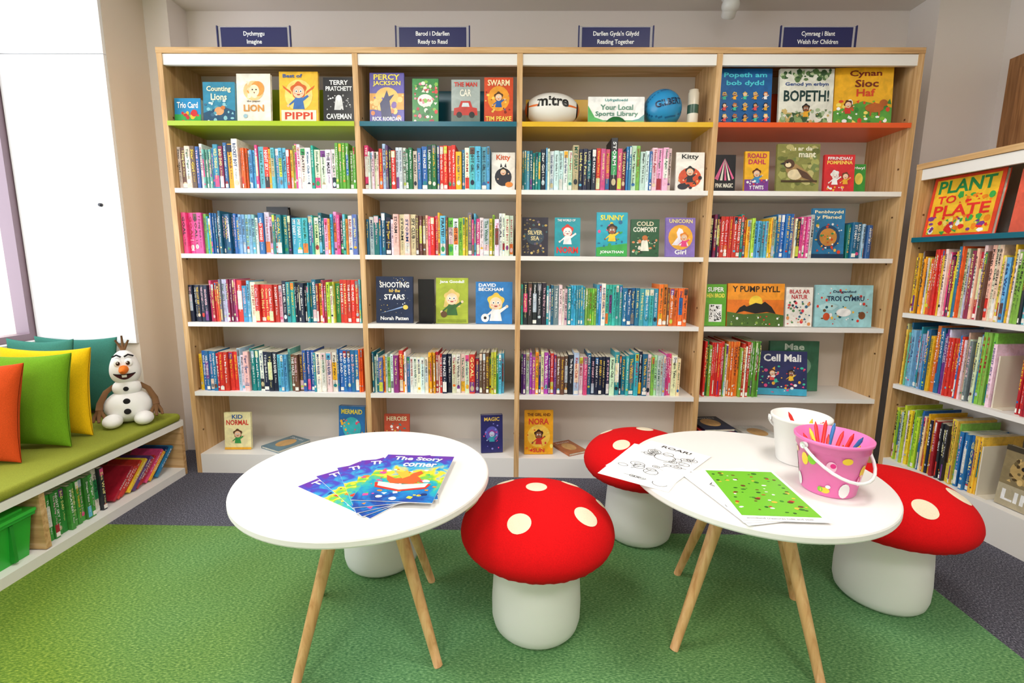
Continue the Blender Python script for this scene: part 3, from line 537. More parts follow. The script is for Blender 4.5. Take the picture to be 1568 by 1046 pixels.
# right bookcase face-outs
display_book(.035, .335, RROW['A'], 0.272, '#E8472A', [('r', .05, .05, .95, .95, '#F4C030'), ('s', 70, .045, ['#3AA84A', '#E8302A', '#F4F4F4', '#7A3A90', '#F08A20', '#F6E070'], (.07, .07, .93, .34)), ('s', 20, .04, ['#3AA84A', '#E8302A', '#F08A20'], (.45, .54, .92, .68)), ('t', 'PLANT', .1, .72, .9, .93, '#1E8A4A'), ('t', 'TO', .12, .55, .4, .68, '#E8302A'), ('t', 'PLATE', .1, .34, .9, .52, '#E8302A')], MR, t=0.02, y=0.035, lean=0.12)
display_book(.385, .60, RROW['A'], 0.255, '#E0604A', [('e', .5, .5, .35, .3, '#F2B8A0'), ('t', 'FARM', .15, .8, .85, .92, '#FFFFFF')], MR, t=0.02, y=0.05)
display_book(.80, 1.05, RROW['A'], 0.25, '#2A7ABF', [('t', 'OCEANS', .12, .8, .88, .93, '#FFFFFF'), ('s', 30, .05, ['#F0B030', '#3AC0A0'], (.08, .1, .92, .7))], MR, t=0.02, y=0.05)
display_book(.505, .69, RROW['D'], 0.25, '#8A7A58', [('r', 0, 0, 1, .36, '#B8AC90'), ('t', 'LIFE', .1, .1, .9, .28, '#F8F8F8'), ('e', .45, .62, .3, .2, '#B89A60'), ('s', 30, .05, ['#6A5A38', '#D8B878', '#4A3A20'], (.15, .42, .8, .85)), ('e', .4, .68, .05, .035, '#181818'), ('r', 0, .92, 1, 1, '#3A3428')], MR, t=0.022, y=0.04)

# ------------------------------------------------------------------ sports things on yellow shelf
q = MB(); n, mmm = 40, 24; rx, ry = 0.134, 0.080
vs = []; fs = []; cl = []
for i in range(mmm+1):
    t = math.pi*i/mmm
    for j in range(n):
        a = 2*math.pi*j/n; st = max(math.sin(t), 1e-3)
        vs.append((-rx*math.cos(t), ry*st*math.cos(a), ry*st*math.sin(a)))
for i in range(mmm):
    for j in range(n):
        k = (j+1) % n; fs.append((i*n+j, (i+1)*n+j, (i+1)*n+k, i*n+k))
        tt = (i+.5)/mmm
        cl.append(C('#E8742A') if tt < .12 or tt > .88 else (C('#1A1A1A') if (tt < .16 or tt > .84) else (C('#E8742A') if (j % 10 == 0 and abs(tt-.5) > .18) else C('#F0EEE8'))))
q.add(vs, fs, cl, 0, True)
gv, gf, asp = glyph('mitre', 3, 0.03)
vv = []
for x, y in gv:
    px = (x-0.5)*0.15; pz = (y-0.5)*0.05+0.012
    rr = ry*math.sqrt(max(0, 1-(px/rx)**2))+0.0012
    vv.append((px, -math.sqrt(max(1e-6, rr*rr-pz*pz)), pz))
q.add(vv, gf, C('#1A1A1A'))
q.build('rugby_ball', [CARD], MA @ Matrix.Translation((0.148, 0.10, A+0.0845)) @ Matrix.Rotation(0.02, 4, 'Y') @ Matrix.Rotation(-0.15, 4, 'X'))
q = MB(); R = 0.092; n, mmm = 48, 32
vs = []; fs = []; cl = []
def gdist(v): return min(abs(v.x), abs(v.y*0.8+v.z*0.6), abs(v.z*0.8-v.y*0.6))
for i in range(mmm+1):
    t = math.pi*i/mmm
    for j in range(n):
        a = 2*math.pi*j/n; st = max(math.sin(t), 1e-3); v = Vector((st*math.cos(a), st*math.sin(a), -math.cos(t)))
        vs.append(tuple(v*R*(0.985 if gdist(v) < 0.03 else 1)))
for i in range(mmm):
    for j in range(n):
        k = (j+1) % n; fs.append((i*n+j, i*n+k, (i+1)*n+k, (i+1)*n+j))
        v = (Vector(vs[fs[-1][0]])+Vector(vs[fs[-1][2]]))/(2*R)
        cl.append(C('#1466A0') if gdist(v) < 0.035 else C('#2A92CC'))
q.add(vs, fs, cl, 0, True)
gv, gf, asp = glyph('GILBERT', 3, 0.03)
vv = []
for x, y in gv:
    px = (x-0.5)*0.13; pz = (y-0.5)*0.032+0.01; vv.append((px, -math.sqrt(max(1e-6, (R+0.001)**2-px*px-pz*pz)), pz))
q.add(vv, gf, C('#0A2A50'))
q.build('netball', [CARD], MA @ Matrix.Translation((0.692, 0.11, A+R+0.001)) @ Matrix.Rotation(-0.2, 4, 'Y') @ Matrix.Rotation(0.15, 4, 'Z'))
q = MB(); q.lathe([(0.001, 0), (0.024, 0), (0.026, 0.004), (0.026, 0.06)], 24, C('#E8E0D0')); q.lathe([(0.026, 0.06), (0.026, 0.1)], 24, C('#3A5A4A')); q.lathe([(0.026, 0.1), (0.026, 0.155), (0.022, 0.162), (0.022, 0.17), (0.001, 0.17)], 24, C('#D8CCB8'))
q.build('tennis_ball_tube', [CARD], MA @ Matrix.Translation((0.828, 0.07, A+0.0005)))
q = MB()
q.lathe([(0.060, 0), (0.055, 0.012), (0.038, 0.026), (0.02, 0.034), (0.001, 0.035)], 28, C('#1E6A34')); q.lathe([(0.001, 0.0), (0.060, 0.0)][::-1], 28, C('#1E6A34'))
q.build('training_cone_disc', [CARD], MA @ Matrix.Translation((0.45, 0.026, A+0.001)) @ Matrix.Diagonal((0.9, 0.33, 1, 1)))

# ------------------------------------------------------------------ signs above the bookcase
mac, nac, bac = newmat('clear_acrylic'); bac.inputs['Base Color'].default_value = (0.85, 0.88, 0.95, 1); bac.inputs['Roughness'].default_value = 0.1
bac.inputs['Transmission Weight'].default_value = 0.85; bac.inputs['IOR'].default_value = 1.2
for x, a, b_ in [(-1.268, 'Dychmygu', 'Imagine'), (-.423, 'Barod i Ddarllen', 'Ready to Read'), (.434, "Darllen Gyda'n Gilydd", 'Reading Together'), (1.367, 'Cymraeg i Blant', 'Welsh for Children')]:
    q = MB(); nv = C('#1E2158')
    q.box(-0.158, 0.158, 0.004, 0.007, 0.004, 0.094, nv, 0)
    q.box(-0.175, 0.175, 0.0075, 0.0105, 0.0, 0.1, mi=1); q.box(-0.175, 0.175, 0.0, 0.05, 0.0005, 0.003, mi=1)
    for sx in (-0.176, 0.170): q.box(sx, sx+0.006, 0.0, 0.0075, 0.003, 0.1, nv, 0)
    for tx, z0 in ((a, 0.058), (b_, 0.023)):
        q.textc(tx, Vector((0, 0.0036, z0)), X_, Z_, 0.0265, C('#FFFFFF'), 0, 3, 0.015, sx=0.9)
    q.build('shelf_sign', [PAINT, mac], Matrix.Translation((x, 2.455, 2.1205)))

# ceiling security camera
q = MB(); q.M = Matrix.Translation((1.06, 2.73, 0))
q.lathe([(0.001, ZC-0.03), (0.045, ZC-0.028), (0.05, ZC-0.001)], 28, C('#F0F0F0'))
q.ell((0, 0, ZC-0.06), (0.044, 0.044, 0.042), C('#EDEDED'))
q.M = Matrix.Translation((1.06, 2.73, ZC-0.065)) @ Matrix.Rotation(math.radians(35), 4, 'X') @ Matrix.Rotation(math.radians(180), 4, 'X')
q.lathe([(0.036, 0.0), (0.034, 0.045), (0.028, 0.052)], 24, C('#EDEDED')); q.lathe([(0.028, 0.052), (0.022, 0.049), (0.001, 0.056)], 24, C('#101014'))
q.build('security_camera', [CARD])

# ------------------------------------------------------------------ tables
TABW = plain('matte_white_tabletop', '#EFECE8', 0.6)
def table(x, y, ang):
    e = empty('round_table', (x, y, 0), 0)
    q = MB(); R = 0.360
    q.lathe([(0.001, 0.488), (R-0.006, 0.488), (R-0.002, 0.490), (R, 0.494), (R, 0.506), (R-0.002, 0.510), (R-0.006, 0.512), (0.001, 0.512)], 96, sm=False)
    part(q, 'tabletop', [TABW], e)
    q = MB(); q.lathe([(0.001, 0.470), (0.12, 0.470), (0.125, 0.474), (0.125, 0.4875)], 40, sm=False); part(q, 'mounting_plate', [ASH], e)
    for i in range(4):
        a = ang+i*math.pi/2; c, s_ = math.cos(a), math.sin(a); q = MB()
        pts = [Vector((c*(0.268-0.178*k/8), s_*(0.268-0.178*k/8), 0.0005+0.480*k/8)) for k in range(9)]
        q.tube(pts, [0.0125+0.008*(k/8) for k in range(9)], (1, 1, 1, 1), 0, 16); part(q, 'leg_%d' % (i+1), [ASH], e)
    return e
table(-0.448, 1.345, math.radians(-32)); table(0.707, 1.398, math.radians(-64))
ZT = 0.5125

# ------------------------------------------------------------------ mushroom stools
REDF = fabric('red_fabric', '#D60A10', 300, 0.15, 0.08); CREAM = fabric('cream_felt', '#EFE0C4', 300, 0.15, 0.05)
STW = plain('stool_white', '#EEEDEA', 0.5)
CR = 0.234
def capz(r): return 0.322+0.118*max(0.0, 1-(r/CR)**2.3)**0.52
def stool(x, y, rz, dots):
    e = empty('mushroom_stool', (x, y, 0), rz)
    q = MB(); q.lathe([(0.001, 0.0005), (0.105, 0.0005), (0.122, 0.004), (0.132, 0.016), (0.138, 0.04), (0.139, 0.09), (0.135, 0.16), (0.130, 0.22), (0.128, 0.288), (0.001, 0.288)], 56); part(q, 'stem', [STW], e)
    prof = [(0.12, 0.290), (0.16, 0.283), (0.188, 0.277), (0.204, 0.277), (0.216, 0.283), (0.227, 0.296), (CR-0.001, 0.310), (CR+0.0005, 0.322)]
    for k in range(1, 25):
        r = CR*math.cos(math.pi/2*k/24); prof.append((max(r, 0.0008), capz(r)))
    q = MB(); q.lathe(prof, 144, rf=lambda a, z: 1+((0.007*math.sin(44*a)+0.004*math.sin(19*a+1))*max(0, 1-abs(z-0.281)/0.022) if z < 0.31 else 0)); part(q, 'cap', [REDF], e)
    q = MB()
    for (a, r, s_) in dots:
        a = math.radians(a); n = 28; cx, cy = r*math.cos(a), r*math.sin(a)
        sl = (capz(min(r+0.005, CR-0.001))-capz(max(r-0.005, 0)))/0.01; fsz = 1/math.sqrt(1+sl*sl)
        vs = [(cx, cy, capz(math.hypot(cx, cy))+0.0022)]; fs = []
        rings = 5
        for k in range(1, rings+1):
            for j in range(n):
                t = 2*math.pi*j/n; rr = s_*k/rings
                dx = rr*math.cos(t)*fsz; dy = rr*math.sin(t)
                px = cx+dx*math.cos(a)-dy*math.sin(a); py = cy+dx*math.sin(a)+dy*math.cos(a)
                hr = math.hypot(px, py)
                if hr > CR-0.001: px *= (CR-0.001)/hr; py *= (CR-0.001)/hr; hr = CR-0.001
                zz = capz(hr)
                nx = 0.0016 if hr > 0.18 else 0
                vs.append((px*(1+nx/max(hr, .01)), py*(1+nx/max(hr, .01)), zz+(0.0018 if k < rings else 0.0002)))
        for j in range(n): fs.append((0, 1+j, 1+(j+1) % n))
        for k in range(rings-1):
            for j in range(n):
                fs.append((1+k*n+j, 1+(k+1)*n+j, 1+(k+1)*n+(j+1) % n, 1+k*n+(j+1) % n))
        q.add(vs, fs, (1, 1, 1, 1), 0, True)
    part(q, 'spots', [CREAM], e)
    q = MB(); q.box(0.139, 0.146, -0.012, 0.012, 0.22, 0.25); part(q, 'label', [STW], e)
    return e
DOT = [(-112, 0.150, 0.034), (-33, 0.160, 0.035), (95, 0.035, 0.033), (172, 0.205, 0.030), (48, 0.165, 0.030), (128, 0.165, 0.03), (10, 0.2, 0.02)]
stool(0.060, 1.385, 0, DOT)
stool(-0.518, 1.70, 1.2, DOT)
stool(0.508, 1.915, 0.15, [(-150, 0.13, 0.034), (60, 0.08, 0.036), (130, 0.17, 0.03), (-60, 0.17, 0.033), (0, 0.17, 0.03)])
stool(1.258, 1.552, 0, [(-32, 0.165, 0.036), (50, 0.15, 0.034), (105, 0.14, 0.034), (165, 0.17, 0.03), (-100, 0.17, 0.034)])

# ------------------------------------------------------------------ magazines on left table
def magmat():
    m, nt, b = newmat('story_magazine_cover')
    tc = nt.nodes.new('ShaderNodeTexCoord'); sp = nt.nodes.new('ShaderNodeSeparateXYZ'); nt.links.new(tc.outputs['Object'], sp.inputs[0])
    n = nt.nodes.new('ShaderNodeTexNoise'); n.inputs['Scale'].default_value = 16; n.inputs['Detail'].default_value = 3; n.inputs['Distortion'].default_value = 1.5; nt.links.new(tc.outputs['Object'], n.inputs['Vector'])
    ma = nt.nodes.new('ShaderNodeMath'); ma.operation = 'MULTIPLY_ADD'; ma.inputs[1].default_value = 0.26; nt.links.new(n.outputs['Fac'], ma.inputs[0]); nt.links.new(sp.outputs['Y'], ma.inputs[2])
    mr = nt.nodes.new('ShaderNodeMapRange'); mr.inputs['From Min'].default_value = -0.03; mr.inputs['From Max'].default_value = 0.27; nt.links.new(ma.outputs[0], mr.inputs['Value'])
    r = nt.nodes.new('ShaderNodeValToRGB'); els = r.color_ramp.elements
    els[0].position = 0; els[0].color = C('#12409C'); els[1].position = 1; els[1].color = C('#6A2AA8')
    for p, c in ((.18, '#0E7AC8'), (.34, '#18B0B8'), (.48, '#7CC83A'), (.6, '#F4D830'), (.7, '#2AB0D8'), (.84, '#3A4AC0')):
        e = els.new(p); e.color = C(c)
    nt.links.new(mr.outputs['Result'], r.inputs['Fac'])
    nt.links.new(r.outputs['Color'], b.inputs['Base Color']); b.inputs['Roughness'].default_value = 0.35
    return m
MAG = magmat()
mags = [(-0.424, 1.248, 57), (-0.401, 1.262, 43), (-0.374, 1.272, 29), (-0.344, 1.280, 14), (-0.313, 1.288, -3)]
for i, (x, y, a) in enumerate(mags):
    q = MB(); w, h, t = 0.21, 0.297, 0.0022
    q.box(-w/2, w/2, -h/2, h/2, 0, t*0.75, C('#F0F0F0'), 1); q.box(-w/2, w/2, -h/2, h/2, t*0.75, t, mi=0)
    rnd = random.Random(i+3); zt = t+0.0002
    for k in range(60):
        cx = rnd.uniform(-0.092, 0.092); cy = rnd.uniform(-0.135, 0.045); s_ = rnd.uniform(0.003, 0.012); nn = rnd.choice([3, 4, 9]); ph = rnd.uniform(0, 6)
        q.flat([(cx+s_*math.cos(ph+6.283*j/nn), cy+s_*rnd.uniform(.6, 1)*math.sin(ph+6.283*j/nn)) for j in range(nn)], Vector((0, 0, zt+0.000005*k)), X_, Y_, C(rnd.choice(['#F08A20', '#E8402A', '#F6E040', '#FFFFFF', '#3AC06A', '#E84A9A', '#102A6A', '#18B0B8'])), 1)
    q.flat([(-0.07, -0.075), (0.0, -0.095), (0.07, -0.075), (0.078, -0.045), (0.0, -0.06), (-0.078, -0.045)], Vector((0, 0, zt+0.0005)), X_, Y_, C('#E8302A'), 1)
    q.flat([(-0.065, -0.066), (0.0, -0.086), (0.065, -0.066), (0.07, -0.042), (0.0, -0.055), (-0.07, -0.042)], Vector((0, 0, zt+0.0006)), X_, Y_, C('#FBF3D8'), 1)
    q.flat([(-0.035, -0.05), (0.03, -0.05), (0.045, -0.02), (0.028, 0.0), (0.04, 0.02), (0.03, 0.035), (0.012, 0.018), (0.0, -0.012), (-0.03, -0.02), (-0.06, 0.0), (-0.05, -0.03)], Vector((0, 0, zt+0.0007)), X_, Y_, C('#E8602A'), 1)
    q.flat([(-0.01, -0.02), (-0.045, 0.03), (-0.02, 0.022), (-0.012, 0.04), (0.008, 0.0)], Vector((0, 0, zt+0.0008)), X_, Y_, C('#F6B83A'), 1)
    q.text('The Story', Vector((-0.075, 0.100, zt+0.0009)), X_, Y_, 0.15, 0.034, C('#FFFFFF'), 1, 3, 0.03)
    q.text('corner', Vector((-0.035, 0.062, zt+0.0009)), X_, Y_, 0.1, 0.026, C('#FFFFFF'), 1, 3, 0.03)
    q.build('magazine', [MAG, PAINT], TR(x, y, ZT+0.0005+i*0.0034, math.radians(a)))

# ------------------------------------------------------------------ sheets on right table
def sheet(x, y, a, z, kind, seed):
    q = MB(); w, h = 0.21, 0.297; rnd = random.Random(seed)
    q.box(-w/2, w/2, -h/2, h/2, 0, 0.0005, C('#FAFAFA'))
    O = Vector((0, 0, 0.0007)); ink = C('#26262A')
    if kind == 'line':
        for k in range(20):
            cx, cy = rnd.uniform(-0.075, 0.075), rnd.uniform(-0.11, 0.08); r = rnd.uniform(0.008, 0.026)
            q.ring(cx, cy, r, r*rnd.uniform(.5, 1), 0.0019, O, X_, Y_, ink)
            if k % 2: q.ring(cx, cy, r*.45, r*.35, 0.0017, O, X_, Y_, ink, n=12)
            a1 = rnd.uniform(0, 6.3); dx, dy = math.cos(a1)*0.03, math.sin(a1)*0.03
            q.flat([(cx, cy), (cx+dx, cy+dy), (cx+dx+0.0015, cy+dy-0.0015), (cx+0.0015, cy-0.0015)], O, X_, Y_, ink)
        q.text('ROAR!', Vector((-0.05, 0.112, 0.0007)), X_, Y_, 0.1, 0.02, ink, 0, 2, 0.02)
        q.ring(0, 0.035, 0.035, 0.028, 0.0022, O, X_, Y_, ink, n=28)
    elif kind == 'green':
        q.flat([(-0.096, -0.125), (0.096, -0.125), (0.096, 0.138), (-0.096, 0.138)], O, X_, Y_, C('#74C42E'))
        O2 = Vector((0, 0, 0.0009))
        for k in range(70):
            cx, cy = rnd.uniform(-0.085, 0.085), rnd.uniform(-0.115, 0.125); r = rnd.uniform(0.003, 0.008)
            q.disc(cx, cy, r, r*rnd.uniform(.4, .9), O2+Z_*0.000005*k, X_, Y_, C(rnd.choice(['#2E7A1E', '#3A8A24', '#1A5A1A', '#C83A2A', '#F4F4F4', '#6A3A1A', '#F0C040', '#2A2A20'])), n=9)
        q.text('woodland creatures hide and seek', Vector((-0.09, -0.14, 0.0007)), X_, Y_, 0.16, 0.007, ink)
    return q.build('colouring_sheet', [PAINT], TR(x, y, z, math.radians(a)))
sheet(0.405, 1.425, -34, ZT+0.0004, 'line', 1); sheet(0.445, 1.455, -42, ZT+0.0017, 'line', 2)
sheet(0.615, 1.240, 13, ZT+0.0030, 'line', 4); sheet(0.632, 1.240, 5, ZT+0.0043, 'line', 3); sheet(0.650, 1.238, -2, ZT+0.0056, 'green', 5)

# ------------------------------------------------------------------ buckets
def bucket(x, y, rb, rt, h, col, rz, spots, pens):
    e = empty('bucket', (x, y, ZT), rz); c = C(col)
    q = MB()
    q.lathe([(0.001, 0.0005), (rb-0.003, 0.0005), (rb, 0.004), (rb+(rt-rb)*0.8, h*0.8), (rb+(rt-rb)*0.82+0.003, h*0.81), (rt, h-0.012), (rt+0.005, h-0.010), (rt+0.006, h-0.002), (rt+0.003, h), (rt-0.001, h-0.001), (rb-0.003, 0.006), (0.001, 0.006)], 56, c)
    if spots:
        rnd = random.Random(5)
        for k in range(40):
            a0 = rnd.uniform(0, 6.28); z0 = rnd.uniform(0.02, h*0.74); s_ = rnd.uniform(0.006, 0.014); cc = C(rnd.choice(spots)); n = 12
            el = rnd.uniform(0.7, 1.6); vs = []
            for j in range(n):
                t = 2*math.pi*j/n; zz = z0+s_*el*math.sin(t); rr = rb+(rt-rb)*zz/h+0.0009; aa = a0+s_*math.cos(t)/rr
                vs.append((rr*math.cos(aa), rr*math.sin(aa), zz))
            q.add(vs, [tuple(range(n))], cc)
    part(q, 'pail', [CARD], e)
    q = MB(); hc = C('#F2F2F2'); R2 = rt+0.008
    for sg in (-1, 1):
        q.tube([(sg*(rt+0.001), 0, h-0.02), (sg*(rt+0.011), 0, h-0.02)], 0.009, hc, 0, 12)
    pts = []
    for k in range(17):
        t = math.pi*k/16; pts.append((R2*math.cos(t), -math.sin(t)*(R2+0.004), h-0.02-math.sin(t)*0.075))
    q.tube(pts, 0.0042, hc, 0, 8); part(q, 'handle', [CARD], e)
    if pens:
        q = MB(); rnd = random.Random(9)
        for k in range(pens):
            a1 = rnd.uniform(0, 6.28); r0 = rb*0.6*rnd.random(); L = rnd.uniform(h*0.8, h*1.06); r1 = min(rt*0.75, r0+0.035)
            p0 = Vector((r0*math.cos(a1+2), r0*math.sin(a1+2), 0.012)); p1 = Vector((r1*math.cos(a1), r1*math.sin(a1), L)); d_ = (p1-p0).normalized()
            cc = C(rnd.choice(['#E8302A', '#F08A20', '#3AA84A', '#2A6FB0', '#E84A9A', '#F6E040', '#E8302A', '#F4F4F4', '#D83A30']))
            q.tube([p0, p1, p1+d_*0.01, p1+d_*0.014], [0.005, 0.005, 0.002, 0.001], cc, 0, 8)
        part(q, 'felt_pens', [CARD], e)
    return e
bucket(0.862, 1.283, 0.066, 0.089, 0.155, '#F47ABC', 0.25, ['#F4F4F4', '#8AC83A', '#F6D040', '#E8308A', '#3AA84A', '#F8C0DC'], 14)
bucket(0.886, 1.478, 0.060, 0.080, 0.150, '#F2F0EC', 2.6, None, 4)

# ------------------------------------------------------------------ window seat bench
e = empty('window_seat_bench')
XB, XF = -2.495, -1.775
q = MB(); q.box(XB, XF, -0.58, 2.43, 0.268, 0.300); part(q, 'seat_board', [WHITE], e)
q = MB(); q.box(XB, XF-0.004, 2.408, 2.43, 0.0, 0.268)
for y in (-0.58, 0.62, 1.655): q.box(XB, XF-0.008, y, y+0.022, 0.045, 0.268)
part(q, 'dividers', [OAKX], e)
q = MB(); q.box(XB, XF, -0.58, 2.408, 0.0, 0.040); q.box(XB, XB+0.012, -0.58, 2.408, 0.04, 0.268); part(q, 'base_shelf', [WHITE], e)
def rounded_box(q, x0, x1, y0, y1, z0, z1, r, n=5):
    prof = [(r, z0)]+[(r*(1-math.sin(math.pi/2*k/n)), z0+r*(1-math.cos(math.pi/2*k/n))) for k in range(1, n+1)]
    prof += [(r*(1-math.cos(math.pi/2*k/n)), z1-r+r*math.sin(math.pi/2*k/n)) for k in range(0, n+1)]
    def outline(i, z):
        pts = []
        rr = max(0.012, 0.03-i)
        for (cx, cy, a0) in ((x1-i-rr, y0+i+rr, -90), (x1-i-rr, y1-i-rr, 0), (x0+i+rr, y1-i-rr, 90), (x0+i+rr, y0+i+rr, 180)):
            for k in range(6):
                a = math.radians(a0+90*k/5); pts.append((cx+rr*math.cos(a), cy+rr*math.sin(a), z))
        return pts
    vs = []; m_ = 24
    for i, z in prof: vs += outline(i, z)
    fs = []
    for a in range(len(prof)-1):
        for j in range(m_):
            k = (j+1) % m_; fs.append((a*m_+j, a*m_+k, (a+1)*m_+k, (a+1)*m_+j))
    q.add(vs, fs, (1, 1, 1, 1), 0, True)
    q.add(vs[:m_], [tuple(range(m_))[::-1]], (1, 1, 1, 1), 0, False); q.add(vs[-m_:], [tuple(range(m_))], (1, 1, 1, 1), 0, False)
SEATF = fabric('olive_seat_fabric', '#8E9534', 350, 0.3)
q = MB()
rounded_box(q, XB+0.005, XF+0.004, 0.92, 2.425, 0.301, 0.338, 0.015); rounded_box(q, XB+0.005, XF+0.004, -0.57, 0.915, 0.301, 0.338, 0.015)
o = part(q, 'seat_pad', [SEATF], e)
ZS = 0.3385
MBn = Matrix(((0, -1, 0, -1.80), (1, 0, 0, 0), (0, 0, 1, 0), (0, 0, 0, 1)))
book_row(1.685, 1.925, 0.0405, 0.188, 'encyc', MBn, 40, 0.018, 0.024, y=0.01, hv=0.02)
book_row(1.93, 1.985, 0.0405, 0.2, 'blue', MBn, 41, 0.018, 0.024, y=0.02, hv=0.05)
q = MB(); rnd = random.Random(44)
for k in range(13):
    q.M = Matrix.Translation((2.02+k*0.021, 0.02+rnd.uniform(0, .02), 0.041)) @ Matrix.Rotation(math.radians(48), 4, 'Y')
    hh = rnd.uniform(0.15, 0.18); c = C(rnd.choice(PAL['red']+PAL['dark'])); q.box(-0.010, 0.004, 0, 0.15, 0.0, hh, c); q.box(-0.009, 0.003, 0.003, 0.148, hh, hh+0.0006, C('#E9DFC8'))
    q.text(rnd.choice(TITLES), Vector((-0.008, -0.0006, hh*0.9)), -Z_, X_, hh*0.6, 0.008, C('#FFFFFF'), res=1)
q.build('book_row', [SPINE], MBn @ Matrix.Translation((0, 0, 0.008)))
def tub(y0, y1):
    e2 = empty('storage_tub', (-2.0, (y0+y1)/2, 0.0405)); L = (y1-y0)/2; g_ = C('#2FB03A')
    q = MB(); d_ = 0.20
    def ring_(a, b_, z): return [(-a, -b_, z), (a, -b_, z), (a, b_, z), (-a, b_, z)]
    lv = [(d_-0.02, L-0.02, 0), (d_-0.004, L-0.006, 0.155), (d_+0.006, L+0.0, 0.156), (d_+0.006, L+0.0, 0.168)]
    vs = []
    for a, b_, z in lv: vs += ring_(a, b_, z)
    fs = [(3, 2, 1, 0)]
    for k in range(len(lv)-1):
        for j in range(4): fs.append((k*4+j, k*4+(j+1) % 4, (k+1)*4+(j+1) % 4, (k+1)*4+j))
    q.add(vs, fs, g_); q.box(d_-0.014, d_+0.004, -0.06, 0.06, 0.10, 0.118, C('#25902F'))
    for yy in (-L*0.6, L*0.6): q.box(d_-0.016, d_+0.001, yy-0.006, yy+0.006, 0.01, 0.15, C('#25902F'))
    part(q, 'tub', [CARD], e2)
    q = MB(); q.box(-d_-0.006, d_+0.01, -L-0.002, L+0.002, 0.1685, 0.180, C('#3BC03F')); q.box(-d_+0.02, d_-0.015, -L+0.025, L-0.025, 0.180, 0.188, C('#3BC03F')); part(q, 'lid', [CARD], e2)
tub(1.235, 1.645); tub(0.70, 1.20)

# ------------------------------------------------------------------ pillows
def pillow(x, y, col, rz, lean, W=0.4, H=0.4, T=0.12, roll=0.0, seed=0):
    q = MB(); n = 30; rnd = random.Random(seed); ph = [rnd.uniform(0, 6) for _ in range(4)]
    for sg in (-1, 1):
        vs = []; fs = []
        for i in range(n+1):
            for j in range(n+1):
                u = -math.cos(math.pi*i/n); v = -math.cos(math.pi*j/n)
                px = W/2*u*(1-0.09*(1-v*v)); pz = H/2*v*(1-0.09*(1-u*u))
                th = T/2*(max(0, (1-u**2)*(1-v**2)))**0.42
                th *= 1+0.05*math.sin(5*u+ph[0]+2*v)+0.04*math.sin(7*v+ph[1]-3*u)
                rc = min(math.hypot(abs(u)-1, abs(v)-1), 1); th *= 1+0.10*math.sin(14*math.atan2(1-abs(v)+.01, 1-abs(u)+.01)+ph[2])*max(0, 1-rc*1.6)
                vs.append((px, sg*(th+0.001), pz+H/2))
        for i in range(n):
            for j in range(n):
                a = i*(n+1)+j; f = (a, a+n+1, a+n+2, a+1); fs.append(f if sg < 0 else f[::-1])
        q.add(vs, fs, (1, 1, 1, 1), 0, True)
    M = Matrix.Translation((x, y, ZS+0.004)) @ Matrix.Rotation(rz, 4, 'Z') @ Matrix.Rotation(-lean, 4, 'X') @ Matrix.Rotation(roll, 4, 'Y')
    return q.build('throw_pillow', [fabric('pillow_fabric', col, 350, 0.25)], M)
pillow(-2.272, 2.385, '#3C7A6C', 0.0, 0.06, W=0.43, H=0.40, T=0.08, seed=1)
pillow(-2.13, 2.06, '#E8B80E', 0.04, 0.12, T=0.11, seed=2)
pillow(-2.10, 1.91, '#6A9A1C', 0.1, 0.16, W=0.40, H=0.40, T=0.12, seed=3)
pillow(-2.14, 1.73, '#CC4A1A', 0.15, 0.2, W=0.40, H=0.39, T=0.12, seed=4)
pillow(-2.32, 2.24, '#3C7A6C', 0.0, 0.08, W=0.33, H=0.41, T=0.07, seed=5)

# ------------------------------------------------------------------ snowman plush
q = MB(); w_ = C('#F4F3F2'); bl = C('#1A1618'); br = C('#7A5636')
q.ell((0, 0.0, 0.080), (0.100, 0.088, 0.080), w_, n=32, m=20); q.ell((0, 0, 0.172), (0.060, 0.054, 0.045), w_, n=28, m=16)
hp = []
for k in range(25):
    t = math.pi*k/24; zz = 0.275-0.082*math.cos(t); f_ = (zz-0.193)/0.164
    r = 0.060*math.sin(t)**0.8*(1.22-0.42*f_) if 0 < k < 24 else 0.0005
    hp.append((r, zz))
q.M = Matrix.Diagonal((1, 0.88, 1, 1)); q.lathe(hp, 36, w_); q.M = None
for sg in (-1, 1):
    q.ell((sg*0.060, -0.088, 0.032), (0.040, 0.055, 0.032), w_)
    q.ell((sg*0.021, -0.047, 0.304), (0.016, 0.009, 0.020), C('#FFFFFF')); q.ell((sg*0.019, -0.0555, 0.302), (0.008, 0.004, 0.010), C('#3A2414')); q.ell((sg*0.018-0.002, -0.0590, 0.306), (0.0025, 0.0015, 0.003), C('#FFFFFF'))
    q.tube([(sg*0.006, -0.049, 0.332), (sg*0.022, -0.046, 0.342), (sg*0.040, -0.034, 0.332)], 0.004, bl)
    q.tube([(sg*0.05, 0, 0.185), (sg*0.082, -0.012, 0.16), (sg*0.106, -0.03, 0.11), (sg*0.110, -0.045, 0.08)], [0.010, 0.012, 0.014, 0.015], br, n=12)
    for dx, dy in ((-0.018, -0.02), (0.0, -0.03), (0.018, -0.018), (0.010, 0.01)):
        q.tube([(sg*0.110, -0.045, 0.085), (sg*(0.110+dx), -0.045+dy, 0.055), (sg*(0.110+dx*1.3), -0.05+dy*1.3, 0.034)], [0.010, 0.008, 0.006], br)
q.tube([(0, -0.045, 0.272), (0, -0.075, 0.270), (0, -0.110, 0.272), (0.0, -0.134, 0.275), (0, -0.138, 0.276)], [0.020, 0.018, 0.012, 0.006, 0.002], C('#F07A14'), n=16)
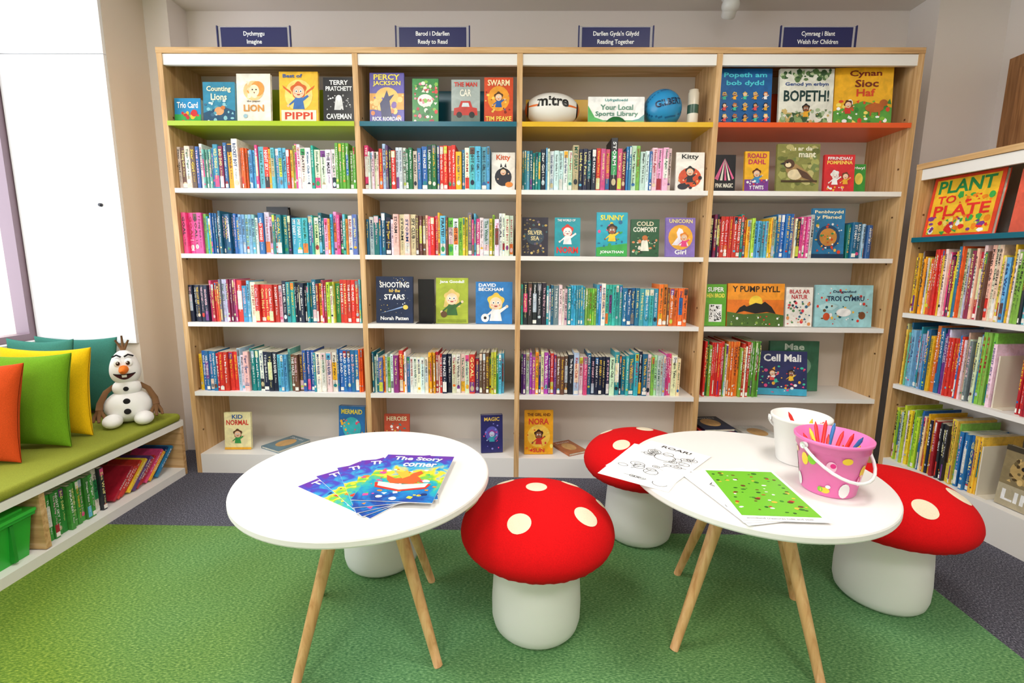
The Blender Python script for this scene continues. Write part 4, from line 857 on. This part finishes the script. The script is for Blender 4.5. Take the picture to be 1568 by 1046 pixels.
def jaw(x, z): 
    f_ = (z-0.193)/0.164; tt = math.acos(max(-1, min(1, (0.275-z)/0.082))); r = 0.060*math.sin(tt)**0.8*(1.22-0.42*f_)
    return -0.88*math.sqrt(max(0, r*r-x*x))
top = [(-0.042+0.084*k/12, 0.247) for k in range(13)]; bot = [(0.042-0.084*k/12, 0.247-0.026*math.sin(math.pi*k/12)) for k in range(13)]
vs = [(x, jaw(x, z)-0.0015, z) for x, z in top]+[(x, jaw(x, z)-0.0015, z) for x, z in bot[::-1]]
q.add(vs, [(k, 13+k, 14+k, k+1) for k in range(12)], C('#4A1A20'))
q.tube([(x, jaw(x, z)-0.002, z+0.003*abs(x/0.042)**2) for x, z in top], 0.0022, bl)
q.add([(-0.010, jaw(-0.01, 0.247)-0.003, 0.246), (0.010, jaw(0.01, 0.247)-0.003, 0.246), (0.009, jaw(0.01, 0.236)-0.003, 0.233), (-0.009, jaw(-0.01, 0.236)-0.003, 0.233)], [(0, 3, 2, 1)], C('#FFFFFF'))
for z, y, r in ((0.176, -0.055, 0.011), (0.120, -0.079, 0.014), (0.072, -0.090, 0.014)): q.ell((0, y, z), (r, 0.007, r), bl)
for dx, dz in ((-0.026, 0.058), (0.0, 0.078), (0.024, 0.055)):
    q.tube([(0, 0.005, 0.350), (dx*0.5, 0.008, 0.350+dz*0.5), (dx, 0.006, 0.350+dz)], [0.007, 0.0055, 0.004], br)
q.build('snowman_plush_toy', [attrmat('plush', 0.95)], TR(-1.930, 2.285, ZS, math.radians(34)))

# ------------------------------------------------------------------ lights
w = bpy.data.worlds.new('World'); scene.world = w; w.use_nodes = True
bgn = w.node_tree.nodes['Background']; bgn.inputs[0].default_value = (0.88, 0.94, 1.0, 1); bgn.inputs[1].default_value = 4.4
def area(name, loc, rot, sx, sy, power, col=(1, 1, 1), portal=False, parent=None):
    l = bpy.data.lights.new(name, 'AREA'); l.shape = 'RECTANGLE'; l.size = sx; l.size_y = sy; l.energy = power; l.color = col
    ob = bpy.data.objects.new(name, l); ob.location = loc; ob.rotation_euler = rot; scene.collection.objects.link(ob)
    if portal: l.cycles.is_portal = True
    if parent: ob.parent = parent
    return ob
area('window_portal', (-2.69, 0.94, 1.54), (0, math.radians(-90), 0), 1.62, 3.0, 1, portal=True)
me_, ne_, be_ = newmat('light_diffuser'); be_.inputs['Emission Color'].default_value = (1, 0.97, 0.93, 1); be_.inputs['Emission Strength'].default_value = 5
for (x, y) in ((-0.9, 1.1), (0.9, 1.1), (-0.9, -0.6), (0.9, -0.6)):
    e = empty('ceiling_light', (x, y, ZC))
    q = MB(); q.box(-0.31, 0.31, -0.31, 0.31, -0.02, -0.001, mi=0); q.box(-0.29, 0.29, -0.29, 0.29, -0.023, -0.02, mi=1); part(q, 'panel', [WHITE, me_], e)
    area('lamp', (0, 0, -0.03), (0, 0, 0), 0.56, 0.56, 13.5 if y > 0 else 17, (1, 0.96, 0.91), parent=e)

# ------------------------------------------------------------------ camera
Zw = Vector((36, 4657, 741)).normalized(); Yw = Vector((13, 118, -741)); Yw = (Yw-Zw*Yw.dot(Zw)).normalized(); Xw = Yw.cross(Zw)
cam = bpy.data.cameras.new('camera'); cam.lens = 17.01; cam.sensor_width = 36; cam.clip_start = 0.02
co = bpy.data.objects.new('camera', cam); scene.collection.objects.link(co)
R3 = Matrix((Xw, Yw, Zw)); M4 = R3.to_4x4(); M4.translation = Vector((0, 0, 1.122)); co.matrix_world = M4
scene.camera = co
